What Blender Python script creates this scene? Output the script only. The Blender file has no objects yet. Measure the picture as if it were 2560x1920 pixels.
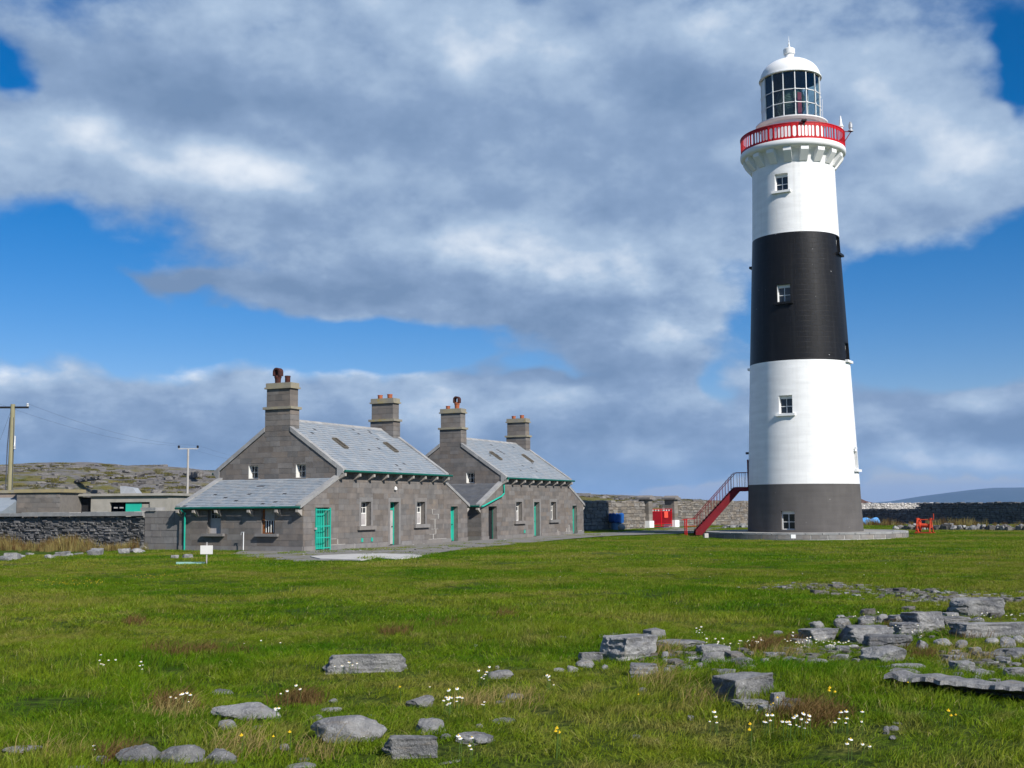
import bpy, bmesh, math, random
import numpy as np
from mathutils import Vector, Matrix, noise as mnoise

random.seed(7); rng = np.random.default_rng(7)
S = bpy.context.scene
COL = S.collection
rad = math.radians

# ------------------------------------------------------------------ camera
FPX = 2950.0; EYE = 2.05
PITCH = math.atan(307 / FPX); ROLL = rad(0.45)
_fw = np.array([0, math.cos(PITCH), math.sin(PITCH)])
_up = np.array([0, -math.sin(PITCH), math.cos(PITCH)])
_rt = np.array([1.0, 0, 0])
CR = _rt * math.cos(ROLL) - _up * math.sin(ROLL)
CU = _up * math.cos(ROLL) + _rt * math.sin(ROLL)
CPOS = np.array([0, 0, EYE])
cam = bpy.data.cameras.new('camera'); camo = bpy.data.objects.new('camera', cam); COL.objects.link(camo)
cam.sensor_width = 36.0; cam.lens = 36.0 * FPX / 2560.0; cam.clip_start = 0.1; cam.clip_end = 60000
M = Matrix.Identity(4)
for i in range(3):
    M[i][0] = CR[i]; M[i][1] = CU[i]; M[i][2] = -_fw[i]; M[i][3] = CPOS[i]
camo.matrix_world = M
S.camera = camo

def ray(u, v):
    d = _fw + CR * (u - 1280) / FPX + CU * (960 - v) / FPX
    return d / d[1]
def atY(u, v, Y): return CPOS + ray(u, v) * Y
def azel(u, v):
    d = ray(u, v)
    return math.degrees(math.atan2(d[0], d[1])), math.degrees(math.atan2(d[2], math.hypot(d[0], d[1])))

# ------------------------------------------------------------------ world, sun, exposure
SUN_AZ = 141.5      # clockwise from +Y
SUN_EL = 37.5
class NB:
    """small node-building helper"""
    def __init__(s, tree): s.t = tree; s.n = tree.nodes; s.l = tree.links
    def node(s, typ, **kw):
        n = s.n.new(typ)
        for k, v in kw.items(): setattr(n, k, v)
        return n
    def put(s, sock, v):
        if isinstance(v, bpy.types.NodeSocket): s.l.new(v, sock)
        elif v is not None: sock.default_value = v
    def m(s, op, a=None, b=None, c=None, clamp=False):
        n = s.node('ShaderNodeMath', operation=op); n.use_clamp = clamp
        for i, v in enumerate((a, b, c)): s.put(n.inputs[i], v)
        return n.outputs[0]
    def vm(s, op, a=None, b=None, c=None, out=0):
        n = s.node('ShaderNodeVectorMath', operation=op)
        for i, v in enumerate((a, b, c)):
            if v is not None: s.put(n.inputs[i], v)
        return n.outputs[out]
    def sstep(s, x, a, b):
        n = s.node('ShaderNodeMapRange', interpolation_type='SMOOTHSTEP')
        s.put(n.inputs[0], x); n.inputs[1].default_value = a; n.inputs[2].default_value = b
        return n.outputs[0]
    def rng(s, x, a, b, c, d):
        n = s.node('ShaderNodeMapRange'); s.put(n.inputs[0], x)
        for i, q in enumerate((a, b, c, d)): n.inputs[i + 1].default_value = q
        return n.outputs[0]
    def noise(s, vec, scale, detail=4, rough=0.55, dist=0.0, out=0):
        n = s.node('ShaderNodeTexNoise'); s.put(n.inputs['Vector'], vec)
        n.inputs['Scale'].default_value = scale; n.inputs['Detail'].default_value = detail
        n.inputs['Roughness'].default_value = rough; n.inputs['Distortion'].default_value = dist
        return n.outputs[out]
    def mix(s, f, a, b, typ='MIX'):
        n = s.node('ShaderNodeMix', data_type='RGBA', blend_type=typ)
        s.put(n.inputs[0], f)
        for i, v in ((6, a), (7, b)):
            s.put(n.inputs[i], v if isinstance(v, bpy.types.NodeSocket) else (*v, 1.0) if len(v) == 3 else v)
        return n.outputs[2]

world = bpy.data.worlds.new('World'); S.world = world; world.use_nodes = True
def build_world():
    t = world.node_tree; t.nodes.clear(); b = NB(t)
    sky = b.node('ShaderNodeTexSky', sky_type='NISHITA')
    sky.sun_disc = False; sky.sun_elevation = rad(SUN_EL); sky.sun_rotation = rad(SUN_AZ)
    sky.air_density = 1.0; sky.dust_density = 0.0; sky.ozone_density = 5.0
    skyc = b.node('ShaderNodeHueSaturation'); skyc.inputs['Saturation'].default_value = 1.42
    t.links.new(sky.outputs[0], skyc.inputs['Color'])
    skyt = b.mix(1.0, skyc.outputs[0], (1.05, 0.86, 0.98), 'MULTIPLY')
    tc = b.node('ShaderNodeTexCoord').outputs['Generated']
    sx = b.node('ShaderNodeSeparateXYZ'); b.put(sx.inputs[0], tc)
    x, y, z = sx.outputs
    deg = 180 / math.pi
    az = b.m('MULTIPLY', b.m('ARCTAN2', x, y), deg)
    el = b.m('MULTIPLY', b.m('ARCSINE', z), deg)
    # noise space: clouds are wider than tall
    cz = b.node('ShaderNodeCombineXYZ'); b.put(cz.inputs[0], x); b.put(cz.inputs[1], y); b.put(cz.inputs[2], b.m('MULTIPLY', z, 1.55))
    nv = cz.outputs[0]
    wn = b.node('ShaderNodeTexNoise'); b.put(wn.inputs['Vector'], nv); wn.inputs['Scale'].default_value = 8.0; wn.inputs['Detail'].default_value = 3
    warp = b.vm('SUBTRACT', wn.outputs[1], (0.5, 0.5, 0.5))
    ca = b.node('ShaderNodeCombineXYZ'); b.put(ca.inputs[0], az); b.put(ca.inputs[1], el)
    p = b.vm('MULTIPLY_ADD', warp, (9.0, 4.2, 0.0), ca.outputs[0])
    nbig = b.noise(nv, 5.0, 7, 0.52, 0.0)
    nmed = b.noise(b.vm('ADD', nv, (3.1, 1.7, 0.4)), 10.0, 8, 0.54, 0.0)
    nmed2 = b.noise(b.vm('ADD', nv, (3.116, 1.695, 0.430)), 10.0, 8, 0.54, 0.0)      # the same, a step towards the sun
    nfin = b.noise(b.vm('ADD', nv, (7.7, 2.3, 5.1)), 34.0, 6, 0.56, 0.0)
    nlow = b.m('MULTIPLY', b.m('SUBTRACT', b.noise(b.vm('MULTIPLY', b.vm('ADD', nv, (1.7, 9.3, 4.1)), (1, 1, 1.4)), 21.0, 7, 0.58), 0.5), b.sstep(el, 17, 9))   # heaped cumulus low down
    def blobs(lst, start):
        acc = start
        for (u, v, ru, rv, w) in lst:           # display pixels (2212 wide) -> direction
            k = 2560 / 2212.0
            a0, e0 = azel(u * k, v * k)
            a1, _ = azel((u + ru) * k, v * k); _, e1 = azel(u * k, (v - rv) * k)
            ra, re = abs(a1 - a0), abs(e1 - e0)
            q = b.vm('MULTIPLY_ADD', p, (1 / ra, 1 / re, 0), (-a0 / ra, -e0 / re, 0))
            d = b.m('MULTIPLY', b.vm('DOT_PRODUCT', q, q, out=1), -1.0)
            acc = b.m('MULTIPLY_ADD', b.m('EXPONENT', d), w, acc)
        return acc
    cover = b.m('ADD', b.m('MULTIPLY_ADD', nbig, 0.8, 0.10), b.m('MULTIPLY', b.m('SUBTRACT', nmed, 0.5), 0.5))
    cover = blobs([
        # open blue
        (20, 590, 300, 105, -0.95), (330, 690, 330, 70, -0.95), (720, 735, 260, 42, -0.8), (980, 752, 170, 30, -0.55), (1150, 800, 90, 26, -0.5),
        (2060, 700, 260, 140, -1.0), (1880, 700, 60, 110, -0.6), (2230, 560, 130, 110, -0.55), (1590, 850, 55, 60, -0.6), (1620, 690, 60, 60, -0.35),
        (20, 165, 110, 75, -0.75), (2200, 140, 60, 140, -0.75), (2090, 1045, 240, 32, -0.28), (1500, 1050, 220, 26, -0.2),
        # cloud
        (1000, 300, 900, 260, 0.72), (2000, 350, 420, 150, 0.25), (380, 590, 160, 22, 0.5), (1250, 640, 330, 130, 0.70), (1750, 400, 420, 130, 0.4), (160, 716, 170, 20, 0.42),
        (500, 920, 950, 105, 0.92), (1450, 950, 450, 95, 0.72), (2120, 940, 240, 75, 0.75), (140, 310, 280, 95, 0.62), (700, 640, 330, 45, 0.45), (2160, 380, 160, 60, 0.35)], cover)
    cover = b.m('MULTIPLY_ADD', b.m('SUBTRACT', nfin, 0.5), 0.30, cover)
    cover = b.m('MULTIPLY_ADD', nlow, 0.55, cover)
    alpha = b.sstep(cover, 0.34, 0.76)
    shade = b.m('MULTIPLY_ADD', b.m('SUBTRACT', nmed, 0.5), 0.46, 0.38)
    shade = b.m('MULTIPLY_ADD', b.m('SUBTRACT', nfin, 0.5), 0.26, shade)
    shade = b.m('MULTIPLY_ADD', nlow, 0.85, shade)
    shade = b.m('MULTIPLY_ADD', b.m('SUBTRACT', nmed, nmed2), 0.85, shade)
    shade = blobs([
        (560, 355, 290, 60, 0.52), (150, 295, 190, 60, 0.38), (1090, 505, 200, 50, 0.50), (1360, 600, 200, 60, 0.32), (1450, 720, 110, 40, 0.34),
        (1560, 60, 330, 110, 0.16), (1960, 130, 220, 130, 0.22), (2090, 330, 230, 90, 0.30), (1120, 90, 400, 90, 0.16), (800, 110, 350, 70, 0.12),
        (380, 782, 130, 20, 0.62), (760, 785, 150, 22, 0.62), (60, 798, 140, 22, 0.55), (1000, 880, 200, 50, 0.22), (1450, 990, 160, 40, 0.22), (2080, 900, 60, 26, 0.25), (2130, 1000, 150, 26, 0.25), (1960, 1000, 80, 30, 0.25),
        (430, 205, 330, 80, -0.34), (640, 612, 330, 48, -0.42), (310, 590, 140, 26, -0.4), (1160, 690, 140, 60, -0.42), (1290, 810, 180, 46, -0.42), (1430, 180, 160, 110, -0.22), (1800, 240, 110, 70, -0.2),
        (900, 260, 260, 70, -0.16), (1480, 380, 170, 120, -0.16), (700, 1000, 1000, 70, -0.34), (2150, 940, 200, 40, -0.3), (1950, 880, 120, 40, -0.2), (160, 716, 160, 22, -0.3)], shade)
    shade = b.m('MAXIMUM', b.m('MINIMUM', shade, 1.0), 0.0)
    ramp = b.node('ShaderNodeValToRGB'); cr = ramp.color_ramp; b.put(ramp.inputs[0], shade)
    cr.elements[0].position = 0.0; cr.elements[0].color = (0.170, 0.265, 0.430, 1)
    cr.elements[1].position = 1.0; cr.elements[1].color = (0.760, 0.820, 0.900, 1)
    e = cr.elements.new(0.30); e.color = (0.240, 0.345, 0.525, 1)
    e = cr.elements.new(0.62); e.color = (0.390, 0.510, 0.680, 1)
    low = b.m('MULTIPLY', b.sstep(el, 3.2, 0.2), 0.75)          # pale blue sea air low over the horizon, all round
    airc = b.mix(low, ramp.outputs[0], (0.22, 0.37, 0.60)); alpha = b.m('MAXIMUM', alpha, low)
    bg1 = b.node('ShaderNodeBackground'); b.put(bg1.inputs[0], skyt); bg1.inputs[1].default_value = 0.083
    bg2 = b.node('ShaderNodeBackground'); b.put(bg2.inputs[0], airc); bg2.inputs[1].default_value = 0.90
    mx = b.node('ShaderNodeMixShader'); b.put(mx.inputs[0], alpha); b.put(mx.inputs[1], bg1.outputs[0]); b.put(mx.inputs[2], bg2.outputs[0])
    out = b.node('ShaderNodeOutputWorld'); b.put(out.inputs[0], mx.outputs[0])
build_world()
world.cycles.sampling_method = 'MANUAL'; world.cycles.sample_map_resolution = 512

sun = bpy.data.lights.new('sun', 'SUN'); suno = bpy.data.objects.new('sun', sun); COL.objects.link(suno)
sun.energy = 5.0; sun.angle = rad(0.53); sun.color = (1.0, 0.955, 0.89)
_sd = Vector((math.sin(rad(SUN_AZ)) * math.cos(rad(SUN_EL)), math.cos(rad(SUN_AZ)) * math.cos(rad(SUN_EL)), math.sin(rad(SUN_EL))))
suno.rotation_euler = _sd.to_track_quat('Z', 'Y').to_euler(); suno.location = (30, -40, 60)

S.view_settings.view_transform = 'Standard'; S.view_settings.look = 'None'; S.view_settings.gamma = 1.0
S.view_settings.exposure = 0.25; S.view_settings.use_curve_mapping = False
S.render.engine = 'CYCLES'; S.cycles.use_denoising = True; S.cycles.max_bounces = 8; S.cycles.transparent_max_bounces = 16
S.cycles.caustics_reflective = False; S.cycles.caustics_refractive = False; S.cycles.sample_clamp_indirect = 6.0

# ------------------------------------------------------------------ helpers
class MB:
    """collects shapes, links them as ONE mesh object"""
    def __init__(s): s.v = []; s.f = []
    def add(s, vs, fs):
        o = len(s.v); s.v.extend([tuple(map(float, q)) for q in vs]); s.f.extend([tuple(i + o for i in f) for f in fs]); return s
    def hexa(s, p):          # 8 points: bottom 4 ccw, top 4 ccw
        return s.add(p, [(3, 2, 1, 0), (4, 5, 6, 7), (0, 1, 5, 4), (1, 2, 6, 5), (2, 3, 7, 6), (3, 0, 4, 7)])
    def box(s, x0, x1, y0, y1, z0, z1):
        return s.hexa([(x0, y0, z0), (x1, y0, z0), (x1, y1, z0), (x0, y1, z0), (x0, y0, z1), (x1, y0, z1), (x1, y1, z1), (x0, y1, z1)])
    def bar(s, a, b, w, h, up=(0, 0, 1)):   # rectangular bar from a to b
        a = Vector(a); b = Vector(b); d = (b - a).normalized(); up = Vector(up)
        sd = d.cross(up)
        if sd.length < 1e-4: sd = d.cross(Vector((1, 0, 0)))
        sd.normalize(); u = sd.cross(d)
        sd = sd * (w / 2); u = u * (h / 2)
        return s.hexa([a - sd - u, a + sd - u, b + sd - u, b - sd - u, a - sd + u, a + sd + u, b + sd + u, b - sd + u])
    def prism(s, poly, axis, a, b):  # poly 2D; axis: 0 -> (a..b on x, poly=(y,z)), 1 -> poly=(x,z), 2 -> poly=(x,y)
        n = len(poly)
        def P(q, t): return (t, q[0], q[1]) if axis == 0 else (q[0], t, q[1]) if axis == 1 else (q[0], q[1], t)
        vs = [P(q, a) for q in poly] + [P(q, b) for q in poly]
        fs = [tuple(range(n))[::-1], tuple(range(n, 2 * n))] + [(i, (i + 1) % n, n + (i + 1) % n, n + i) for i in range(n)]
        return s.add(vs, fs)
    def lathe(s, prof, seg=64, a0=0.0, a1=2 * math.pi, c=(0, 0, 0), cap=True):
        full = abs(a1 - a0 - 2 * math.pi) < 1e-6
        na = seg if full else seg + 1; n = len(prof); vs = []
        for i in range(na):
            a = a0 + (a1 - a0) * i / seg
            for (r, z) in prof: vs.append((c[0] + r * math.cos(a), c[1] + r * math.sin(a), c[2] + z))
        fs = []
        for i in range(seg):
            j = (i + 1) % na
            for k in range(n - 1): fs.append((i * n + k, j * n + k, j * n + k + 1, i * n + k + 1))
        if cap and full:
            if prof[0][0] > 1e-5: fs.append(tuple(i * n for i in range(na))[::-1])
            if prof[-1][0] > 1e-5: fs.append(tuple(i * n + n - 1 for i in range(na)))
        return s.add(vs, fs)
    def tube(s, pts, r, seg=8):
        pts = [Vector(p) for p in pts]; n = len(pts); vs = []
        for i, p in enumerate(pts):
            d = (pts[min(i + 1, n - 1)] - pts[max(i - 1, 0)]).normalized()
            u = d.cross(Vector((0, 0, 1)))
            if u.length < 1e-3: u = d.cross(Vector((1, 0, 0)))
            u.normalize(); w = u.cross(d); rr = r[i] if hasattr(r, '__len__') else r
            for k in range(seg):
                a = 2 * math.pi * k / seg; vs.append(p + u * (rr * math.cos(a)) + w * (rr * math.sin(a)))
        fs = [(i * seg + k, i * seg + (k + 1) % seg, (i + 1) * seg + (k + 1) % seg, (i + 1) * seg + k) for i in range(n - 1) for k in range(seg)]
        fs += [tuple(range(seg))[::-1], tuple(range((n - 1) * seg, n * seg))]
        return s.add(vs, fs)
    def mesh(s, name, mat=None, smooth=None):
        me = bpy.data.meshes.new(name); me.from_pydata(s.v, [], s.f); fixn(me)
        if mat: me.materials.append(mat)
        if smooth is not None: smooth_by(me, smooth)
        return me
    def build(s, name, mat, parent=None, smooth=None):
        return link(name, s.mesh(name, mat, smooth), parent)
def fixn(me):
    bm = bmesh.new(); bm.from_mesh(me); bmesh.ops.recalc_face_normals(bm, faces=bm.faces); bm.to_mesh(me); bm.free()
def smooth_by(me, ang):
    me.polygons.foreach_set('use_smooth', [True] * len(me.polygons)); me.set_sharp_from_angle(angle=rad(ang))
def link(name, me, parent=None):
    o = bpy.data.objects.new(name, me); COL.objects.link(o)
    if parent is not None: o.parent = parent
    return o
def tag(o, label=None, cat=None, group=None, kind=None):
    if label: o['label'] = label
    if cat: o['category'] = cat
    if group: o['group'] = group
    if kind: o['kind'] = kind
    return o
def empty(name, loc, rz, label, cat, group=None):
    o = bpy.data.objects.new(name, None); COL.objects.link(o); o.location = loc; o.rotation_euler = (0, 0, rz); o.empty_display_size = 0.3
    return tag(o, label, cat, group)
def boolean_cut(me, cutters):
    """cut boxes (MB) out of a closed mesh"""
    a = bpy.data.objects.new('tmp', me); COL.objects.link(a); mats = list(me.materials); tmp = []
    for i, c in enumerate(cutters):
        o = bpy.data.objects.new('cut', c.mesh('cut')); COL.objects.link(o); tmp.append(o)
        md = a.modifiers.new('b%d' % i, 'BOOLEAN'); md.operation = 'DIFFERENCE'; md.solver = 'EXACT'; md.object = o
    dg = bpy.context.evaluated_depsgraph_get(); dg.update()
    r = bpy.data.meshes.new_from_object(a.evaluated_get(dg))
    bpy.data.objects.remove(a)
    for o in tmp:
        m_ = o.data; bpy.data.objects.remove(o); bpy.data.meshes.remove(m_)
    if not r.materials and mats: r.materials.append(mats[0])
    return r
def clip_poly(poly, planes):
    for (a, b, c) in planes:      # keep a*x+b*y <= c
        out = []
        for i in range(len(poly)):
            p, q = poly[i], poly[(i + 1) % len(poly)]
            dp, dq = a * p[0] + b * p[1] - c, a * q[0] + b * q[1] - c
            if dp <= 0: out.append(p)
            if dp * dq < 0:
                t = dp / (dp - dq); out.append((p[0] + (q[0] - p[0]) * t, p[1] + (q[1] - p[1]) * t))
        poly = out
        if len(poly) < 3: return []
    return poly
def sm(a, b, x):
    t = np.clip((np.asarray(x, float) - a) / (b - a), 0, 1); return t * t * (3 - 2 * t)

# ------------------------------------------------------------------ materials
MATS = {}
def mat(name, c1, c2=None, scale=3.0, rough=0.85, bump=0.0, bscale=30.0, rand=0.0, spec=0.3, detail=6, streak=None, metal=0.0, c3=None, t3=(0.6, 0.72), s3=1.2, coat=0.0):
    """procedural surface: two colours mixed by noise, optional third patchy colour, tint by piece, fine bump"""
    if name in MATS: return MATS[name]
    m = bpy.data.materials.new(name); m.use_nodes = True; t = m.node_tree; b = NB(t); bs = t.nodes['Principled BSDF']
    pos = b.node('ShaderNodeNewGeometry')
    vec = pos.outputs['Position']
    if streak: vec = b.vm('MULTIPLY', vec, streak)
    f = b.sstep(b.noise(vec, scale, detail, 0.6), 0.3, 0.7)
    col = b.mix(f, c1, c2 or c1)
    if c3: col = b.mix(b.sstep(b.noise(b.vm('ADD', pos.outputs['Position'], (11.3, 4.1, 2.2)), s3, 6, 0.65), *t3), col, c3)
    if rand:
        oi = b.node('ShaderNodeObjectInfo').outputs['Random']; isl = pos.outputs['Random Per Island']
        r = b.m('FRACT', b.m('ADD', b.m('MULTIPLY', oi, 7.13), isl))
        r2 = b.m('FRACT', b.m('MULTIPLY', r, 13.7))
        hv = b.node('ShaderNodeHueSaturation'); b.put(hv.inputs['Color'], col)
        b.put(hv.inputs['Value'], b.rng(r, 0, 1, 1 - rand, 1 + rand)); b.put(hv.inputs['Saturation'], b.rng(r2, 0, 1, 0.55, 1.45))
        col = hv.outputs[0]
    b.put(bs.inputs['Base Color'], col); bs.inputs['Roughness'].default_value = rough
    bs.inputs['Specular IOR Level'].default_value = spec; bs.inputs['Metallic'].default_value = metal; bs.inputs['Coat Weight'].default_value = coat
    if bump:
        bn = b.node('ShaderNodeBump'); bn.inputs['Strength'].default_value = bump; bn.inputs['Distance'].default_value = 0.03
        b.put(bn.inputs['Height'], b.noise(pos.outputs['Position'], bscale, 6, 0.65)); b.put(bs.inputs['Normal'], bn.outputs[0])
    MATS[name] = m; return m

M_ASH = mat('ashlar', (0.136, 0.123, 0.114), (0.182, 0.162, 0.146), 2.2, 0.9, 0.35, 18, rand=0.17, c3=(0.235, 0.185, 0.125), t3=(0.60, 0.78), s3=0.6)
M_MORT = mat('mortar', (0.153, 0.140, 0.128), (0.194, 0.176, 0.158), 4, 0.95, 0.2, 25)
M_DRESS = mat('dressed_stone', (0.166, 0.154, 0.148), (0.212, 0.198, 0.185), 2.5, 0.88, 0.25, 20, rand=0.10)
M_COPE = mat('coping_stone', (0.235, 0.235, 0.235), (0.33, 0.325, 0.315), 2.0, 0.88, 0.3, 16, rand=0.10, c3=(0.43, 0.42, 0.40), t3=(0.62, 0.75), s3=2.0)
M_CHCAP = mat('chimney_stone_cap', (0.22, 0.205, 0.175), (0.30, 0.265, 0.18), 2.0, 0.9, 0.25, 18, c3=(0.33, 0.26, 0.09), t3=(0.58, 0.7), s3=1.6)
M_SLATE = mat('slate', (0.222, 0.248, 0.276), (0.256, 0.281, 0.306), 1.3, 0.75, 0.1, 12, rand=0.03, c3=(0.34, 0.355, 0.365), t3=(0.56, 0.74), s3=0.9)
M_UNDER = mat('roof_underlay', (0.075, 0.08, 0.09), (0.105, 0.108, 0.115), 3, 0.9)
M_DSLATE = mat('dark_slate', (0.10, 0.105, 0.115), (0.14, 0.145, 0.155), 1.3, 0.55, 0.1, 12, rand=0.08)
M_TEAL = mat('teal_paint', (0.012, 0.36, 0.26), (0.02, 0.42, 0.31), 2, 0.55, 0.05, 20, spec=0.3, c3=(0.10, 0.30, 0.23), t3=(0.62, 0.74), s3=5)
M_DTEAL = mat('dark_teal_paint', (0.003, 0.085, 0.060), (0.004, 0.110, 0.078), 2, 0.45, spec=0.4, c3=(0.10, 0.14, 0.10), t3=(0.66, 0.75), s3=3)
M_WHITEW = mat('white_window_paint', (0.70, 0.69, 0.65), (0.78, 0.77, 0.73), 5, 0.5)
M_BOARD = mat('weathered_board', (0.36, 0.335, 0.325), (0.46, 0.435, 0.42), 3, 0.8, 0.1, 20)
M_GLASSD = mat('dark_window_glass', (0.012, 0.016, 0.022), (0.02, 0.024, 0.03), 2, 0.08, spec=0.6)
M_RUST = mat('rusty_iron', (0.30, 0.10, 0.025), (0.14, 0.05, 0.02), 9, 0.9)
M_TERRA = mat('terracotta', (0.30, 0.085, 0.035), (0.40, 0.13, 0.06), 5, 0.85, 0.1, 20, c3=(0.09, 0.04, 0.03), t3=(0.6, 0.72), s3=4)
M_DTERRA = mat('sooty_terracotta', (0.085, 0.024, 0.016), (0.035, 0.016, 0.014), 6, 0.85)
M_WOODG = mat('grey_timber', (0.30, 0.275, 0.245), (0.38, 0.35, 0.315), 6, 0.9)
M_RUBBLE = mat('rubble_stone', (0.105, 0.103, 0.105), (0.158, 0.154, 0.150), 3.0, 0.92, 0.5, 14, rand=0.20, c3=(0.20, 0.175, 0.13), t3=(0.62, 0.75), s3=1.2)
M_GATEST = mat('brown_rubble', (0.165, 0.146, 0.125), (0.218, 0.194, 0.166), 2.5, 0.92, 0.5, 14, rand=0.24, c3=(0.25, 0.20, 0.135), t3=(0.60, 0.74), s3=0.8)  # browner, lighter rubble for the gate walls and pillars
M_JOINT = mat('wall_joint', (0.045, 0.042, 0.04), (0.07, 0.066, 0.06), 3, 0.95)
M_CONC = mat('concrete', (0.27, 0.255, 0.225), (0.34, 0.32, 0.285), 1.6, 0.9, 0.2, 14, c3=(0.20, 0.185, 0.16), t3=(0.62, 0.78), s3=0.9)
M_SLAB = mat('pale_concrete', (0.40, 0.385, 0.355), (0.50, 0.48, 0.45), 2.0, 0.9, 0.15, 14)
M_BLACKI = mat('dark_interior', (0.012, 0.012, 0.014), None, 1, 0.9)  # near-black; also carries the shade of unlit insides in its colour
M_WHITE = mat('white_masonry_paint', (0.80, 0.80, 0.785), (0.84, 0.84, 0.825), 0.8, 0.55, 0.08, 9, c3=(0.73, 0.73, 0.70), t3=(0.64, 0.8), s3=1.3)
M_WMET = mat('white_metal_paint', (0.74, 0.745, 0.735), (0.80, 0.80, 0.79), 2, 0.42, spec=0.4)
M_REDP = mat('red_gloss_paint', (0.46, 0.005, 0.009), (0.53, 0.008, 0.012), 2, 0.5, spec=0.25)
M_REDST = mat('red_oxide_paint', (0.13, 0.005, 0.010), (0.17, 0.008, 0.014), 2, 0.6, spec=0.2, c3=(0.10, 0.03, 0.02), t3=(0.6, 0.72), s3=4)
M_REDGATE = mat('red_gate_paint', (0.24, 0.004, 0.010), (0.30, 0.006, 0.012), 2, 0.45, spec=0.4)
M_ORED = mat('orange_red_paint', (0.72, 0.065, 0.035), (0.80, 0.09, 0.05), 2, 0.5)
M_ORANGE = mat('orange_winch_paint', (0.62, 0.075, 0.025), (0.50, 0.05, 0.02), 5, 0.6)
M_BLUE = mat('blue_tarpaulin', (0.008, 0.075, 0.27), (0.012, 0.10, 0.34), 3, 0.5, 0.1, 8)
M_LBLUE = mat('light_blue_plastic', (0.10, 0.22, 0.36), (0.16, 0.28, 0.42), 3, 0.5)
M_NET = mat('blue_net', (0.06, 0.26, 0.62), (0.14, 0.38, 0.72), 6, 0.7)
M_BLACKM = mat('black_metal', (0.012, 0.012, 0.014), None, 2, 0.45)
M_POLE = mat('pole_timber', (0.235, 0.22, 0.125), (0.30, 0.27, 0.17), 4, 0.9, streak=(6, 6, 0.6))
M_POLEG = mat('grey_pole_timber', (0.36, 0.34, 0.31), (0.43, 0.40, 0.37), 4, 0.9, streak=(6, 6, 0.6))
M_GALV = mat('galvanised_steel', (0.42, 0.43, 0.44), (0.5, 0.51, 0.52), 4, 0.5, metal=0.4)
M_CERAM = mat('insulator_glaze', (0.55, 0.56, 0.56), None, 2, 0.25)
M_PLINTH = mat('platform_stone', (0.185, 0.170, 0.160), (0.245, 0.225, 0.205), 2.2, 0.9, 0.35, 16, rand=0.18, c3=(0.14, 0.115, 0.115), t3=(0.64, 0.76), s3=0.7)
M_PJOINT = mat('white_joint', (0.50, 0.48, 0.45), (0.6, 0.58, 0.54), 4, 0.95)
M_WIRE = mat('wire', (0.06, 0.07, 0.09), None, 1, 0.6)
M_PALEST = mat('pale_shingle', (0.40, 0.385, 0.36), (0.50, 0.48, 0.455), 1.5, 0.92, 0.3, 8, rand=0.2)

def mat_rock(name='limestone', dark=(0.150, 0.152, 0.162), light=(0.330, 0.323, 0.312), pale=(0.46, 0.455, 0.445), ochre=(0.25, 0.205, 0.15)):
    m = bpy.data.materials.new(name); m.use_nodes = True; t = m.node_tree; b = NB(t); bs = t.nodes['Principled BSDF']
    g = b.node('ShaderNodeNewGeometry'); P = g.outputs['Position']
    oi = b.node('ShaderNodeObjectInfo').outputs['Random']
    n1 = b.noise(P, 3.0, 9, 0.68, 0.3); n2 = b.noise(b.vm('ADD', P, (3, 9, 1)), 22, 8, 0.75); n3 = b.noise(b.vm('MULTIPLY', P, (1, 1, 4.0)), 5, 6, 0.65); n4 = b.noise(b.vm('ADD', P, (13, 2, 6)), 48, 5, 0.7)
    col = b.mix(b.sstep(n1, 0.34, 0.64), dark, light)
    col = b.mix(b.m('MULTIPLY', b.sstep(n3, 0.54, 0.70), 0.5), col, ochre)          # ochre bands
    col = b.mix(b.m('MULTIPLY', b.sstep(n2, 0.54, 0.66), 0.8), col, pale)           # lichen blotches
    col = b.mix(b.m('MULTIPLY', b.sstep(n4, 0.60, 0.70), 0.6), col, (0.10, 0.098, 0.095))  # shade of small pits, painted as dark flecks
    hv = b.node('ShaderNodeHueSaturation'); b.put(hv.inputs['Color'], col); b.put(hv.inputs['Value'], b.rng(oi, 0, 1, 0.80, 1.25))
    b.put(bs.inputs['Base Color'], hv.outputs[0]); bs.inputs['Roughness'].default_value = 0.95; bs.inputs['Specular IOR Level'].default_value = 0.12
    bn = b.node('ShaderNodeBump'); bn.inputs['Strength'].default_value = 1.0; bn.inputs['Distance'].default_value = 0.06
    hgt = b.m('ADD', b.noise(P, 11, 9, 0.72), b.m('MULTIPLY', n4, 0.35)); b.put(bn.inputs['Height'], hgt); b.put(bs.inputs['Normal'], bn.outputs[0])
    return m
M_ROCK = mat_rock()
M_HROCK = mat_rock('hill_limestone', (0.105, 0.098, 0.093), (0.185, 0.172, 0.160), (0.26, 0.25, 0.235), (0.16, 0.13, 0.085))

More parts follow.
